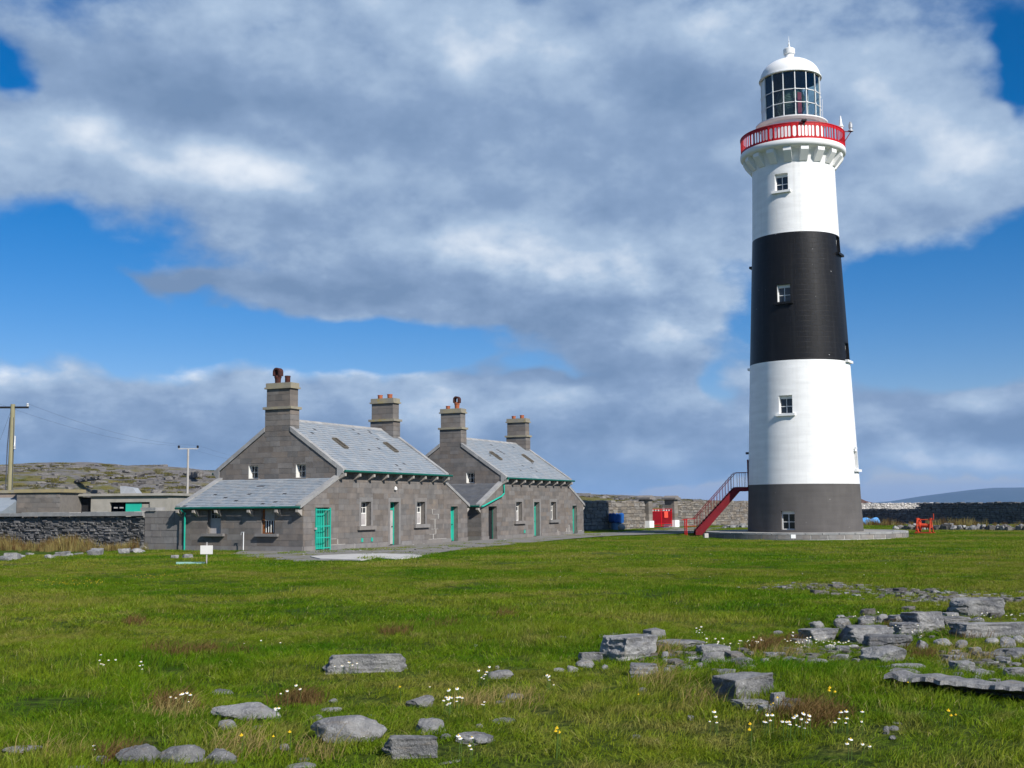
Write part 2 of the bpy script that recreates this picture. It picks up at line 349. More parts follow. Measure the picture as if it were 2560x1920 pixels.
def grass_colour(b, P, dry_shift=0.0):
    """colour of the turf at a place: lush green, yellow-green, straw and russet patches"""
    flat = b.vm('MULTIPLY', P, (1, 1, 0))
    n1 = b.noise(flat, 0.16, 5, 0.6); n2 = b.noise(b.vm('ADD', flat, (31, 17, 0)), 0.55, 5, 0.62); n3 = b.noise(b.vm('ADD', flat, (7, 77, 0)), 2.3, 4, 0.6)
    col = b.mix(b.sstep(n2, 0.34, 0.66), (0.046, 0.140, 0.005), (0.112, 0.202, 0.008))
    col = b.mix(b.m('MULTIPLY', b.sstep(n1, 0.36, 0.62), 0.85), col, (0.185, 0.222, 0.020))
    d = b.m('MULTIPLY', b.sstep(b.m('ADD', b.m('MULTIPLY', n1, 0.5), b.m('MULTIPLY', n3, 0.5)), 0.48 - dry_shift, 0.62 - dry_shift), 0.62)
    col = b.mix(d, col, (0.275, 0.225, 0.080))
    n4 = b.noise(b.vm('ADD', flat, (51, 3, 0)), 6.5, 4, 0.65); n5 = b.noise(b.vm('ADD', flat, (2, 61, 0)), 1.15, 5, 0.65)
    col = b.mix(b.m('MULTIPLY', b.sstep(n5, 0.52, 0.68), 0.65), col, (0.026, 0.080, 0.004))
    col = b.mix(b.m('MULTIPLY', b.sstep(n4, 0.50, 0.68), 0.55), col, (0.200, 0.228, 0.036))
    r = b.sstep(b.noise(b.vm('ADD', flat, (90, 5, 0)), 0.6, 5, 0.65), 0.60, 0.72)
    col = b.mix(b.m('MULTIPLY', r, 0.65), col, (0.165, 0.125, 0.045))
    return col
def mat_ground():
    m = bpy.data.materials.new('turf'); m.use_nodes = True; t = m.node_tree; b = NB(t); bs = t.nodes['Principled BSDF']
    P = b.node('ShaderNodeNewGeometry').outputs['Position']
    col = grass_colour(b, P)
    f = b.noise(P, 9.0, 6, 0.7)
    col = b.mix(b.sstep(f, 0.35, 0.75), b.mix(0.0, (0.03, 0.045, 0.01), (0, 0, 0)), col)
    b.put(bs.inputs['Base Color'], col); bs.inputs['Roughness'].default_value = 0.95; bs.inputs['Specular IOR Level'].default_value = 0.05
    bn = b.node('ShaderNodeBump'); bn.inputs['Strength'].default_value = 0.9; bn.inputs['Distance'].default_value = 0.08
    b.put(bn.inputs['Height'], b.noise(P, 14, 6, 0.7)); b.put(bs.inputs['Normal'], bn.outputs[0])
    return m
def mat_blade(name, dry=None):
    m = bpy.data.materials.new(name); m.use_nodes = True; t = m.node_tree; b = NB(t); t.nodes.clear()
    g = b.node('ShaderNodeNewGeometry'); P = g.outputs['Position']
    if dry is None: col = grass_colour(b, P)
    else: col = b.mix(b.noise(P, 1.5, 3), dry[0], dry[1])
    r = g.outputs['Random Per Island']
    hv = b.node('ShaderNodeHueSaturation'); b.put(hv.inputs['Color'], col); b.put(hv.inputs['Value'], b.rng(r, 0, 1, 0.72, 1.42))
    b.put(hv.inputs['Hue'], b.rng(b.m('FRACT', b.m('MULTIPLY', r, 17.3)), 0, 1, 0.475, 0.515))
    col = hv.outputs[0]
    straw = b.m('GREATER_THAN', b.m('FRACT', b.m('MULTIPLY', r, 41.7)), 0.955)
    col = b.mix(b.m('MULTIPLY', straw, 0.85), col, (0.38, 0.33, 0.14))
    d = b.node('ShaderNodeBsdfDiffuse'); b.put(d.inputs[0], col)
    tr = b.node('ShaderNodeBsdfTranslucent'); b.put(tr.inputs[0], b.mix(1.0, col, (1.0, 1.0, 0.5), 'MULTIPLY'))
    mx = b.node('ShaderNodeMixShader'); mx.inputs[0].default_value = 0.30; b.put(mx.inputs[1], d.outputs[0]); b.put(mx.inputs[2], tr.outputs[0])
    o = b.node('ShaderNodeOutputMaterial'); b.put(o.inputs[0], mx.outputs[0])
    return m
def mat_hill():
    m = bpy.data.materials.new('karst_hillside'); m.use_nodes = True; t = m.node_tree; b = NB(t); bs = t.nodes['Principled BSDF']
    P = b.node('ShaderNodeNewGeometry').outputs['Position']
    n1 = b.noise(P, 0.035, 6, 0.6, 0.4); n2 = b.noise(P, 0.16, 7, 0.65); n3 = b.noise(P, 0.9, 6, 0.7)
    stone = b.mix(b.sstep(n3, 0.35, 0.65), (0.135, 0.125, 0.120), (0.225, 0.210, 0.195))
    stone = b.mix(b.sstep(n2, 0.66, 0.74), stone, (0.34, 0.33, 0.31))
    gr = b.mix(b.sstep(n2, 0.4, 0.6), (0.105, 0.118, 0.028), (0.165, 0.140, 0.048))
    gr = b.mix(b.sstep(b.noise(P, 0.07, 5), 0.58, 0.66), gr, (0.14, 0.075, 0.035))
    col = b.mix(b.sstep(b.m('ADD', b.m('MULTIPLY', n1, 0.6), b.m('MULTIPLY', n2, 0.4)), 0.49, 0.56), stone, gr)
    b.put(bs.inputs['Base Color'], col); bs.inputs['Roughness'].default_value = 0.95; bs.inputs['Specular IOR Level'].default_value = 0.05
    bn = b.node('ShaderNodeBump'); bn.inputs['Strength'].default_value = 1.0; bn.inputs['Distance'].default_value = 0.6
    b.put(bn.inputs['Height'], n3); b.put(bs.inputs['Normal'], bn.outputs[0])
    return m
M_TURF = mat_ground(); M_BLADE = mat_blade('grass_blade'); M_HILL = mat_hill()
M_STRAW = mat_blade('straw_blade', ((0.30, 0.235, 0.095), (0.22, 0.19, 0.06)))
M_RUSSET = mat_blade('russet_stalk', ((0.120, 0.070, 0.030), (0.19, 0.135, 0.05)))

# ------------------------------------------------------------------ ground
def gz(x, y):
    x = np.asarray(x, float); y = np.asarray(y, float)
    base = 0.42 * (1 - sm(9, 46, y))
    und = (0.035 * np.sin(0.9 * x + 0.42 * y + 1) + 0.03 * np.sin(0.5 * x - 0.83 * y + 2) + 0.022 * np.sin(1.75 * x + 0.31 * y) + 0.018 * np.sin(0.7 * x + 1.9 * y + 4))
    dip = -0.24 * np.exp(-(((x - 20) / 14) ** 2 + ((y - 76) / 9) ** 2))
    return base + und * (1 - sm(34, 46, y)) + dip
def gz1(x, y): return float(gz(x, y))
def on_ground(u, v):
    d = ray(u, v); Y = 10.0
    for _ in range(60):
        p = CPOS + d * Y; Y += (p[2] - gz1(p[0], p[1])) / max(1e-4, -d[2]) * 0.7
        Y = min(max(Y, 2.0), 160)
    p = CPOS + d * Y
    return Vector((p[0], p[1], gz1(p[0], p[1])))

RIDGE_U = [-1400, 0, 150, 400, 545, 700, 1000, 1245, 1460, 1560, 1700, 1850, 2000, 2200, 3000]
RIDGE_V = [1175, 1167, 1164, 1172, 1184, 1192, 1212, 1226, 1236, 1243, 1249, 1258, 1276, 1292, 1320]
def ridge_tan(az):
    u = 1280 + FPX * 1.006 * np.tan(np.clip(az, -1.2, 1.2))
    v = np.interp(u, RIDGE_U, RIDGE_V)
    hor = 1267 - (u - 1280) * 0.00785
    return (hor - v) / FPX * np.cos(np.clip(az, -0.6, 0.6))
def build_ground():
    az = np.concatenate([np.arange(-180, -34, 4.0), np.arange(-34, 34, 0.22), np.arange(34, 180, 4.0)]) * math.pi / 180
    r1 = np.concatenate([[0.3, 2.0, 4.0], np.geomspace(5.5, 50, 110), np.geomspace(51, 126, 40)])
    r2 = np.concatenate([np.geomspace(126, 340, 150), np.geomspace(345, 900, 24)])
    def height(A, R):
        x = R * np.sin(A); y = R * np.cos(A)
        z = np.where(R < 126, gz(x, np.abs(y)) , 0.0)
        zr = EYE + ridge_tan(A) * 300.0
        k = sm(126, 300, R)
        back = -0.05 * np.clip(R - 300, 0, None)
        zz = z * (1 - k) + zr * k + back
        return np.where(R <= 126, z, zz)
    for name, rr, mt in (('ground', r1, M_TURF), ('hillside', r2, M_HILL)):
        A, R = np.meshgrid(az, rr, indexing='ij'); Z = height(A, R)
        X = R * np.sin(A); Y = R * np.cos(A)
        if name == 'hillside':
            Zf = Z.copy()
            for i in range(len(az)):
                if abs(az[i]) > 0.62: continue
                for j in range(1, len(rr)):
                    kk = min(1.0, (rr[j] - 126) / 40)
                    p = Vector((X[i, j] * 0.05, Y[i, j] * 0.05, 0))
                    n = mnoise.fractal(p, 0.9, 2.0, 5)
                    st = math.floor(n * 5) / 5 * 0.6 + n * 0.4      # limestone steps
                    Zf[i, j] += st * 0.75 * kk
            Z = Zf
        na, nr = A.shape
        vs = np.stack([X, Y, Z], -1).reshape(-1, 3)
        I, J = np.meshgrid(np.arange(na), np.arange(nr - 1), indexing='ij'); I2 = (I + 1) % na
        f = np.stack([I * nr + J, I * nr + J + 1, I2 * nr + J + 1, I2 * nr + J], -1).reshape(-1, 4)
        me = bpy.data.meshes.new(name); me.from_pydata(vs.tolist(), [], f.tolist()); me.materials.append(mt)
        me.polygons.foreach_set('use_smooth', [True] * len(me.polygons))
        tag(link(name, me), kind='structure')
build_ground()
def hill_z(x, y):
    R = math.hypot(x, y); A = math.atan2(x, y); k = float(sm(126, 300, R)); zr = EYE + float(ridge_tan(A)) * 300
    return zr * k - 0.05 * max(0, R - 300)

def build_sea():
    m = bpy.data.materials.new('sea_water'); m.use_nodes = True; b = NB(m.node_tree); bs = m.node_tree.nodes['Principled BSDF']
    P = b.node('ShaderNodeNewGeometry').outputs['Position']
    b.put(bs.inputs['Base Color'], b.mix(b.noise(P, 0.01, 4), (0.02, 0.06, 0.10), (0.03, 0.08, 0.13))); bs.inputs['Roughness'].default_value = 0.25
    bn = b.node('ShaderNodeBump'); bn.inputs['Distance'].default_value = 0.5; b.put(bn.inputs['Height'], b.noise(P, 0.25, 5)); b.put(bs.inputs['Normal'], bn.outputs[0])
    mb = MB(); mb.lathe([(0.0, -13.0), (300, -13.0), (2000, -13.0), (12000, -13.0)], 96, cap=False)
    tag(mb.build('sea', m), kind='structure')
build_sea()

def build_far_hills():
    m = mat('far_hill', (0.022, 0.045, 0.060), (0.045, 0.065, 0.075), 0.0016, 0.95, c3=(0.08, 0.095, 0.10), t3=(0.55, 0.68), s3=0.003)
    tops = [(1500, 1262), (1700, 1262), (2150, 1259), (2230, 1252), (2300, 1240), (2360, 1232), (2420, 1224), (2480, 1218), (2560, 1217), (2650, 1216), (2800, 1226), (3000, 1240), (3300, 1258)]
    D = 7000.0
    us = np.linspace(2120, 3300, 160); vsx = np.interp(us, [t[0] for t in tops], [t[1] for t in tops])
    vs = []; fs = []; n = 14
    for i, (u, v) in enumerate(zip(us, vsx)):
        for j in range(n):
            t = j / (n - 1); Y = D + 1800 * t
            p = atY(u, v, Y); h = max(p[2] + 13, 0.0) * math.sin(min(1.0, t / 0.6) * math.pi / 2) if t <= 0.6 else max(p[2] + 13, 0.0) * (1 - (t - 0.6) / 0.4 * 0.8)
            h *= 1 + 0.10 * mnoise.noise(Vector((u * 0.02, t * 3, 0))) * (t < 0.55)
            if t < 0.6: h -= 14 * abs(math.sin(t * 16)) * (h > 30)
            vs.append((p[0], Y, -13.5 + h))
    for i in range(len(us) - 1):
        for j in range(n - 1): fs.append((i * n + j, (i + 1) * n + j, (i + 1) * n + j + 1, i * n + j + 1))
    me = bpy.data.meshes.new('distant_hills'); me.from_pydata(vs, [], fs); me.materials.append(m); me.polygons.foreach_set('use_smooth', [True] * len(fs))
    tag(link('distant_hills', me), kind='structure')
build_far_hills()

# ------------------------------------------------------------------ stone pieces
def piece_meshes(mt, n=6, jit=0.09, bev=0.10, seed=3):
    """alike stones: slightly irregular bevelled blocks filling the unit cube (centred)"""
    out = []; r = random.Random(seed)
    for k in range(n):
        bm = bmesh.new(); bmesh.ops.create_cube(bm, size=1.0)
        bmesh.ops.bevel(bm, geom=list(bm.edges), offset=bev, segments=1, profile=0.5, affect='EDGES')
        for v in bm.verts: v.co += Vector((r.uniform(-jit, jit) * 0.5, r.uniform(-jit, jit), r.uniform(-jit, jit) * 0.6))
        me = bpy.data.meshes.new('stone'); bm.to_mesh(me); bm.free(); me.materials.append(mt); out.append(me)
    return out
def lay_pieces(parent, name, items, meshes, limit=300):
    """items: (cx,cy,cz,sx,sy,sz) in the parent's space. the largest become parts, the rest one joined part"""
    items = sorted(items, key=lambda q: -q[3] * q[5])
    for q in items[:limit]:
        o = link(name, random.choice(meshes), parent); o.location = q[:3]; o.scale = q[3:6]
    rest = items[limit:]
    if rest:
        mb = MB(); cache = [([tuple(v.co) for v in me.vertices], [tuple(p.vertices) for p in me.polygons]) for me in meshes]
        for q in rest:
            vs, fs = random.choice(cache)
            mb.add([(q[0] + v[0] * q[3], q[1] + v[1] * q[4], q[2] + v[2] * q[5]) for v in vs], fs)
        me = bpy.data.meshes.new(name + 's'); me.from_pydata(mb.v, [], mb.f); me.materials.append(meshes[0].materials[0])
        tag(link(name + 's', me, parent), kind='stuff')
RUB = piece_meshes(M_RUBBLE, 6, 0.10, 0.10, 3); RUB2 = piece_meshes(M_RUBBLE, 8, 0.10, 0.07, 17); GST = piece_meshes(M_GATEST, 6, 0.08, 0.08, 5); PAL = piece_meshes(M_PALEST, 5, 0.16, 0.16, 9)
ASHP = piece_meshes(M_ASH, 4, 0.003, 0.012, 11); PLP = piece_meshes(M_PLINTH, 4, 0.02, 0.05, 13)

def stone_wall(name, p0, p1, H, th, hr, lr, meshes, label, gap=0.016, skip=(), top_jit=0.08, zfun=None, limit=300, holes=(), corem=None, hfun=None):
    """wall of laid stones from p0 to p1 (ground points); the face looks to the right-hand side of p0->p1 rotated; skip: intervals left out"""
    p0 = Vector(p0); p1 = Vector(p1); L = (p1 - p0).length; ang = math.atan2(p1.y - p0.y, p1.x - p0.x)
    e = empty(name, p0, ang, label, 'wall')
    r = random.Random(hash(name) % 1000 if False else len(name) * 7 + int(L * 10)); items = []
    z = -0.15
    spans = []; a = 0.0
    for (s0, s1) in sorted(skip): spans.append((a, s0)); a = s1
    spans.append((a, L))
    core = MB()
    for (a, b_) in spans:
        if hfun is None: core.box(a + 0.03, b_ - 0.03, 0.045, th - 0.045, -0.3, H - 0.10)
        else:
            n = max(1, int((b_ - a) / 2))
            for i in range(n):
                q0 = a + (b_ - a) * i / n; q1 = a + (b_ - a) * (i + 1) / n
                core.box(q0 + 0.001 + 0.03 * (i == 0), q1 - 0.03 * (i == n - 1), 0.045, th - 0.045, -0.3, hfun((q0 + q1) / 2) - 0.10)
    core.build('core', corem or M_JOINT, e)
    while z < H - 0.04:
        h = min(r.uniform(*hr), H - z)
        if H - z - h < hr[0] * 0.6: h = H - z
        for (a, b_) in spans:
            x = a
            while x < b_ - 0.02:
                l = r.uniform(*lr) * (0.75 + 0.5 * h / hr[1]); l = min(l, b_ - x)
                if b_ - x - l < lr[0] * 0.6: l = b_ - x
                hh = hfun(x + l / 2) if hfun else H
                if z < hh - 0.05:
                    h2 = h - 0.012 + r.uniform(-0.02, 0.01); zz = z
                    if z + h > hh - 0.04: h2 += r.uniform(-top_jit, top_jit)
                    if r.random() < 0.22 and h > hr[0] * 1.3:     # two thin stones in place of one
                        hb = h * r.uniform(0.4, 0.6)
                        items.append((x + l / 2, th / 2, z + hb / 2, l - gap, th + r.uniform(-0.04, 0.06), hb - 0.014))
                        items.append((x + l / 2, th / 2, z + (h + hb) / 2, l - gap, th + r.uniform(-0.04, 0.06), h - hb - 0.014))
                    else:
                        items.append((x + l / 2, th / 2, zz + h2 / 2, l - gap, th + r.uniform(-0.04, 0.06), h2))
                x += l
        z += h
    items = [q for q in items if not any(h0 < q[0] < h1 and g0 < q[2] < g1 for (h0, h1, g0, g1) in holes)]
    lay_pieces(e, 'stone', items, meshes, limit)
    return e

# ------------------------------------------------------------------ cottages
YAW = rad(25.3); HROT = math.pi / 2 - YAW
D1 = Vector((math.sin(YAW), math.cos(YAW), 0)); D2 = Vector((math.cos(YAW), -math.sin(YAW), 0))
HA = Vector((-10.055, 56.88, 0.0)); W = 7.55; LEN = 17.0
HB = HA + D1 * 18.9
def roof_z(y): return 4.13 + 0.68 * min(y, W - y)
def wing_z(s): return 2.25 + 0.45 * min(s, LEN - s)

def rect_minus(rs, o):
    out = []
    for (a, b_, c, d) in rs:
        x0, x1, y0, y1 = o
        if b_ <= x0 or a >= x1 or d <= y0 or c >= y1: out.append((a, b_, c, d)); continue
        if a < x0: out.append((a, x0, c, d))
        if b_ > x1: out.append((x1, b_, c, d))
        m0, m1 = max(a, x0), min(b_, x1)
        if c < y0: out.append((m0, m1, c, y0))
        if d > y1: out.append((m0, m1, y1, d))
    return [q for q in out if q[1] - q[0] > 0.05 and q[3] - q[2] > 0.05]

def cottage(name, origin, label, first):
    H = empty(name, origin, HROT, label, 'cottage', 'stone keepers cottages beside the lighthouse')
    r = random.Random(21 if first else 42)
    # --- openings: front (s0,s1,z0,z1), wing end wall (y0,y1,z0,z1), main gable (y0,y1,z0,z1)
    fo = {'gate': (0.98, 2.16, 0.02, 2.09), 'win1': (5.09, 6.03, 1.12, 2.37), 'door': (7.97, 8.89, 0.05, 2.36), 'win2': (10.85, 11.79, 1.12, 2.37), 'rdoor': (14.87, 15.75, 0.05, 2.10)}
    wo = {'w1': (4.92, 5.74, 0.84, 2.02), 'w2': (1.65, 2.45, 0.84, 2.02)}
    go = {'g1': (4.98, 5.60, 3.62, 4.30), 'g2': (1.98, 2.60, 3.62, 4.30)}
    def cutF(o, d=0.42): return MB().box(o[0], o[1], -0.2, d, o[2], o[3])
    def cutW(o, s, d=0.34): return MB().box(s - 0.2, s + d, o[0], o[1], o[2], o[3])
    gpoly = [(0, -0.2), (W, -0.2), (W, roof_z(0) - 0.16), (W / 2, roof_z(W / 2) - 0.16), (0, roof_z(0) - 0.16)]
    core = MB().prism(gpoly, 0, 3.0, 14.0).mesh('wall', M_MORT)
    core = boolean_cut(core, [cutF(fo['win1']), cutF(fo['door']), cutF(fo['win2'])] + [cutW(o, 3.0) for o in go.values()])
    wmain = link('wall', core, H)
    pl = [(0.0, -0.2), (3.0, -0.2), (3.0, wing_z(3) - 0.1), (0.0, wing_z(0) - 0.1)]
    cl = boolean_cut(MB().prism(pl, 1, 0, W).mesh('wall', M_MORT), [cutF(fo['gate'])] + [cutW(o, 0.0) for o in wo.values()])
    wl = link('wall', cl, H)
    pr = [(14.0, -0.2), (17.0, -0.2), (17.0, wing_z(17) - 0.1), (14.0, wing_z(14) - 0.1)]
    wr = link('wall', boolean_cut(MB().prism(pr, 1, 0, W).mesh('wall', M_MORT), [cutF(fo['rdoor'])]), H)
    # --- ashlar blocks
    cand = []       # (parent, poly in plane coords, plane)
    surr = {'win1': 0.2, 'win2': 0.2, 'door': 0.2}
    def course_fill(parent, plane, x0, x1, z0, z1, opens, planes, lmin=0.48, lmax=1.15):
        z = z0; i = 0
        while z < z1 - 0.02:
            h = 0.285 if z > 0.2 else 0.25
            h = min(h, z1 - z); x = x0 - r.uniform(0, 0.4)
            while x < x1:
                l = r.uniform(lmin, lmax); a, b_ = max(x, x0), min(x + l, x1); x += l
                if b_ - a < 0.06: continue
                rs = [(a + 0.003, b_ - 0.003, z + 0.003, z + h - 0.003)]
                for o in opens: rs = rect_minus(rs, o)
                for q in rs:
                    poly = clip_poly([(q[0], q[2]), (q[1], q[2]), (q[1], q[3]), (q[0], q[3])], planes)
                    if len(poly) >= 3: cand.append((parent, poly, plane, len(poly) == 4 and not any(clip_changed(poly, q))))
            z += h; i += 1
    def clip_changed(poly, q): return [min(abs(p[0] - q[0]), abs(p[0] - q[1])) > 1e-6 or min(abs(p[1] - q[2]), abs(p[1] - q[3])) > 1e-6 for p in poly]
    def exp(o, k): return (o[0] - k, o[1] + k, o[2], o[3] + 0.24)
    sl = 0.45
    course_fill(wmain, 'F', 3.0, 14.0, 0.24, 3.82, [exp(fo['win1'], 0.2), exp(fo['win2'], 0.2), exp(fo['door'], 0.2)], [])
    course_fill(wl, 'F', 0.0, 3.0, 0.24, 3.6, [fo['gate']], [(-sl, 1, 2.25 - 0.1)])
    course_fill(wr, 'F', 14.0, 17.0, 0.24, 3.6, [fo['rdoor']], [(sl, 1, 2.25 - 0.1 + sl * 17)])
    course_fill(wl, 'W', 0.0, W, 0.24, 2.14, list(wo.values()), [])
    course_fill(wmain, 'G', 0.0, W, 3.55, 6.5, list(go.values()), [(-0.68, 1, 4.13 - 0.17), (0.68, 1, 4.13 - 0.17 + 0.68 * W)])
    def area(p): return 0.5 * abs(sum(p[i][0] * p[(i + 1) % len(p)][1] - p[(i + 1) % len(p)][0] * p[i][1] for i in range(len(p))))
    cand.sort(key=lambda c: -area(c[1]))
    joined = MB()
    def pr_poly(poly, plane, mb, out):
        n = len(poly)
        if plane == 'F': A = [(p[0], -out, p[1]) for p in poly]; B = [(p[0], 0.06, p[1]) for p in poly]
        else:
            s = 0.0 if plane == 'W' else 3.0
            A = [(s - out, p[0], p[1]) for p in poly]; B = [(s + 0.06, p[0], p[1]) for p in poly]
        mb.add(A + B, [tuple(range(n)), tuple(range(n, 2 * n))[::-1]] + [(i, n + i, n + (i + 1) % n, (i + 1) % n) for i in range(n)])
    for i, (par, poly, plane, rect) in enumerate(cand):
        out = 0.012 + r.uniform(0, 0.012)
        if i < 300:
            if rect:
                x0, x1 = min(p[0] for p in poly), max(p[0] for p in poly); z0, z1 = min(p[1] for p in poly), max(p[1] for p in poly)
                o = link('stone_block', r.choice(ASHP), par); t = out + 0.06
                if plane == 'F': o.location = ((x0 + x1) / 2, 0.06 - t / 2, (z0 + z1) / 2); o.scale = (x1 - x0, t, z1 - z0)
                else:
                    s = 0.0 if plane == 'W' else 3.0
                    o.location = (s + 0.06 - t / 2, (x0 + x1) / 2, (z0 + z1) / 2); o.scale = (t, x1 - x0, z1 - z0)
            else:
                mb = MB(); pr_poly(poly, plane, mb, out); mb.build('stone_block', M_ASH, par)
        else: pr_poly(poly, plane, joined, out)
    tag(joined.build('stone_blocks', M_ASH, H), kind='stuff')
    # --- plinth course
    for (a, b_) in ((0.0, 0.98), (2.16, 7.75), (9.1, 14.87), (15.75, 17.0)):
        n = max(1, int((b_ - a) / 1.1))
        for i in range(n):
            q0 = a + (b_ - a) * i / n; q1 = a + (b_ - a) * (i + 1) / n
            MB().box(q0 + 0.006, q1 - 0.006, -0.055, 0.05, -0.15, 0.235).build('plinth_stone', M_DRESS, wl if q0 < 3 else wmain if q0 < 14 else wr)
    for i in range(7): MB().box(-0.055, 0.05, i * W / 7 + 0.006, (i + 1) * W / 7 - 0.006, -0.15, 0.235).build('plinth_stone', M_DRESS, wl)
    # --- dressed surrounds + sills
    for k in ('win1', 'win2', 'door'):
        o = fo[k]
        MB().box(o[0] - 0.195, o[1] + 0.195, -0.028, 0.05, o[3] + 0.004, o[3] + 0.235).build('lintel', M_DRESS, wmain)
        for (a, b_) in ((o[0] - 0.195, o[0] - 0.0), (o[1] + 0.0, o[1] + 0.195)):
            MB().box(a, b_, -0.026, 0.05, o[2] + 0.004, o[3]).build('jamb', M_DRESS, wmain)
    for k in ('win1', 'win2'):
        o = fo[k]; MB().box(o[0] - 0.36, o[1] + 0.36, -0.16, 0.25, o[2] - 0.20, o[2]).build('sill', M_DRESS, H)
    for o in wo.values(): MB().box(-0.20, 0.25, o[0] - 0.26, o[1] + 0.26, o[2] - 0.13, o[2]).build('sill', M_DRESS, H)
    for o in go.values(): MB().box(2.84, 3.25, o[0] - 0.12, o[1] + 0.12, o[2] - 0.11, o[2]).build('sill', M_DRESS, H)
    # --- windows
    def sash_front(o, board):
        y = 0.30; x0, x1, z0, z1 = o
        f = MB(); t = 0.055
        f.box(x0, x0 + t, y - 0.03, y + 0.05, z0, z1).box(x1 - t, x1, y - 0.03, y + 0.05, z0, z1).box(x0 + t, x1 - t, y - 0.03, y + 0.05, z1 - t, z1).box(x0 + t, x1 - t, y - 0.03, y + 0.05, z0, z0 + t)
        zm = z0 + (z1 - z0) * 0.52
        f.box(x0 + t, x1 - t, y - 0.028, y + 0.045, zm - 0.03, zm + 0.03)
        for k in (1, 2): f.box(x0 + (x1 - x0) * k / 3 - 0.014, x0 + (x1 - x0) * k / 3 + 0.014, y - 0.012, y + 0.03, zm + 0.03, z1 - t)
        zz = (zm + z1) / 2; f.box(x0 + t, x1 - t, y - 0.010, y + 0.028, zz - 0.014, zz + 0.014)
        w = f.build('window', M_WHITEW, H)
        MB().box(x0 + t, x1 - t, y + 0.012, y + 0.02, zm + 0.03, z1 - t).build('pane', M_GLASSD, w)
        if board: MB().box(x0 + t, x1 - t, y - 0.02, y + 0.02, z0 + t, zm - 0.03).build('board', M_BOARD, w)
        else: MB().box(x0 + t, x1 - t, y + 0.012, y + 0.02, z0 + t, zm - 0.03).build('pane', M_GLASSD, w)
    sash_front(fo['win1'], True); sash_front(fo['win2'], first)
    def sash_gable(o, s, nx, ny, mt=M_WHITEW):
        x = s + 0.24; y0, y1, z0, z1 = o; t = 0.05; f = MB()
        f.box(x - 0.03, x + 0.05, y0, y0 + t, z0, z1).box(x - 0.03, x + 0.05, y1 - t, y1, z0, z1).box(x - 0.03, x + 0.05, y0 + t, y1 - t, z1 - t, z1).box(x - 0.03, x + 0.05, y0 + t, y1 - t, z0, z0 + t)
        for k in range(1, nx): q = y0 + (y1 - y0) * k / nx; f.box(x - 0.012, x + 0.03, q - 0.012, q + 0.012, z0 + t, z1 - t)
        for k in range(1, ny): q = z0 + (z1 - z0) * k / ny; f.box(x - 0.010, x + 0.028, y0 + t, y1 - t, q - 0.012, q + 0.012)
        w = f.build('window', mt, H)
        MB().box(x + 0.012, x + 0.02, y0 + t, y1 - t, z0 + t, z1 - t).build('pane', M_GLASSD, w)
        return w
    for o in go.values():
        sash_gable(o, 3.0, 3, 2)
        MB().box(2.99, 3.21, o[1] - 0.025, o[1] + 0.01, o[2], o[3]).build('white_reveal', M_WHITEW, H)
    # wing windows: one boarded sash, one rusty barred opening
    o = wo['w1']; zm = o[2] + (o[3] - o[2]) * 0.60
    w = sash_gable((o[0], o[1], zm, o[3]), 0.0, 4, 2, M_BOARD); MB().box(0.20, 0.26, o[0], o[1], o[2], zm).build('board', M_BOARD, w)
    o = wo['w2']
    if first:
        zm = o[2] + 0.62; fr = MB()
        fr.box(0.10, 0.16, o[0], o[0] + 0.06, o[2], o[3]).box(0.10, 0.16, o[1] - 0.12, o[1], o[2], o[3]).box(0.09, 0.15, o[0] + 0.06, o[1] - 0.12, o[2], o[2] + 0.06)
        w = fr.build('window', M_RUST, H); w['label'] = 'rusty iron window with white bars and a hanging sheet'
        MB().box(0.12, 0.14, o[0] + 0.06, o[1] - 0.12, zm, o[3]).build('sheet', mat('rust_streaked_sheet', (0.38, 0.37, 0.35), (0.30, 0.27, 0.22), 3, 0.7, streak=(1, 14, 1), c3=(0.24, 0.10, 0.04), t3=(0.6, 0.7), s3=5), w)
        MB().box(0.30, 0.33, o[0], o[1], o[2], zm).build('pane', mat('rusty_void', (0.05, 0.012, 0.006), (0.02, 0.008, 0.006), 4, 0.9), w)
        for k in range(4):
            q = o[0] + 0.14 + k * 0.145; MB().box(0.07, 0.095, q - 0.018, q + 0.018, o[2] + 0.06, zm + 0.02).build('bar', M_WHITEW, w)
    else: sash_gable(o, 0.0, 3, 3)
    # --- doors
    def panel_door(o, nm, dep, mt, frame_mt, pw=1.0):
        x0, x1, z0, z1 = o; t = 0.07
        f = MB().box(x0, x0 + t, dep - 0.04, dep + 0.06, z0, z1).box(x1 - t, x1, dep - 0.04, dep + 0.06, z0, z1).box(x0 + t, x1 - t, dep - 0.04, dep + 0.06, z1 - t, z1)
        f.box(x0 + t, x1 - t, dep - 0.045, dep + 0.06, z1 - 0.42, z1 - 0.34) if nm == 'front' else None
        fr = f.build('door_frame', frame_mt, H)
        d = MB(); n = 5
        top = z1 - 0.42 if nm == 'front' else z1 - t
        for k in range(n):
            a = x0 + t + (x1 - x0 - 2 * t) * k / n; b_ = x0 + t + (x1 - x0 - 2 * t) * (k + 1) / n
            d.box(a + 0.004, b_ - 0.004, dep, dep + 0.04, z0 + 0.03, top)
        dd = d.build('door', mt, H)
        MB().box(x1 - t - 0.14, x1 - t - 0.10, dep - 0.05, dep, 1.0, 1.06).build('handle', M_BLACKM, dd)
        if nm == 'front': MB().box(x0 + t, x1 - t, dep + 0.01, dep + 0.02, z1 - 0.34, z1 - t).build('fanlight', M_DTEAL, H)
    panel_door(fo['door'], 'front', 0.33, M_BOARD if first else M_TEAL, M_TEAL)
    panel_door(fo['rdoor'], 'side', 0.30, M_TEAL, M_TEAL)
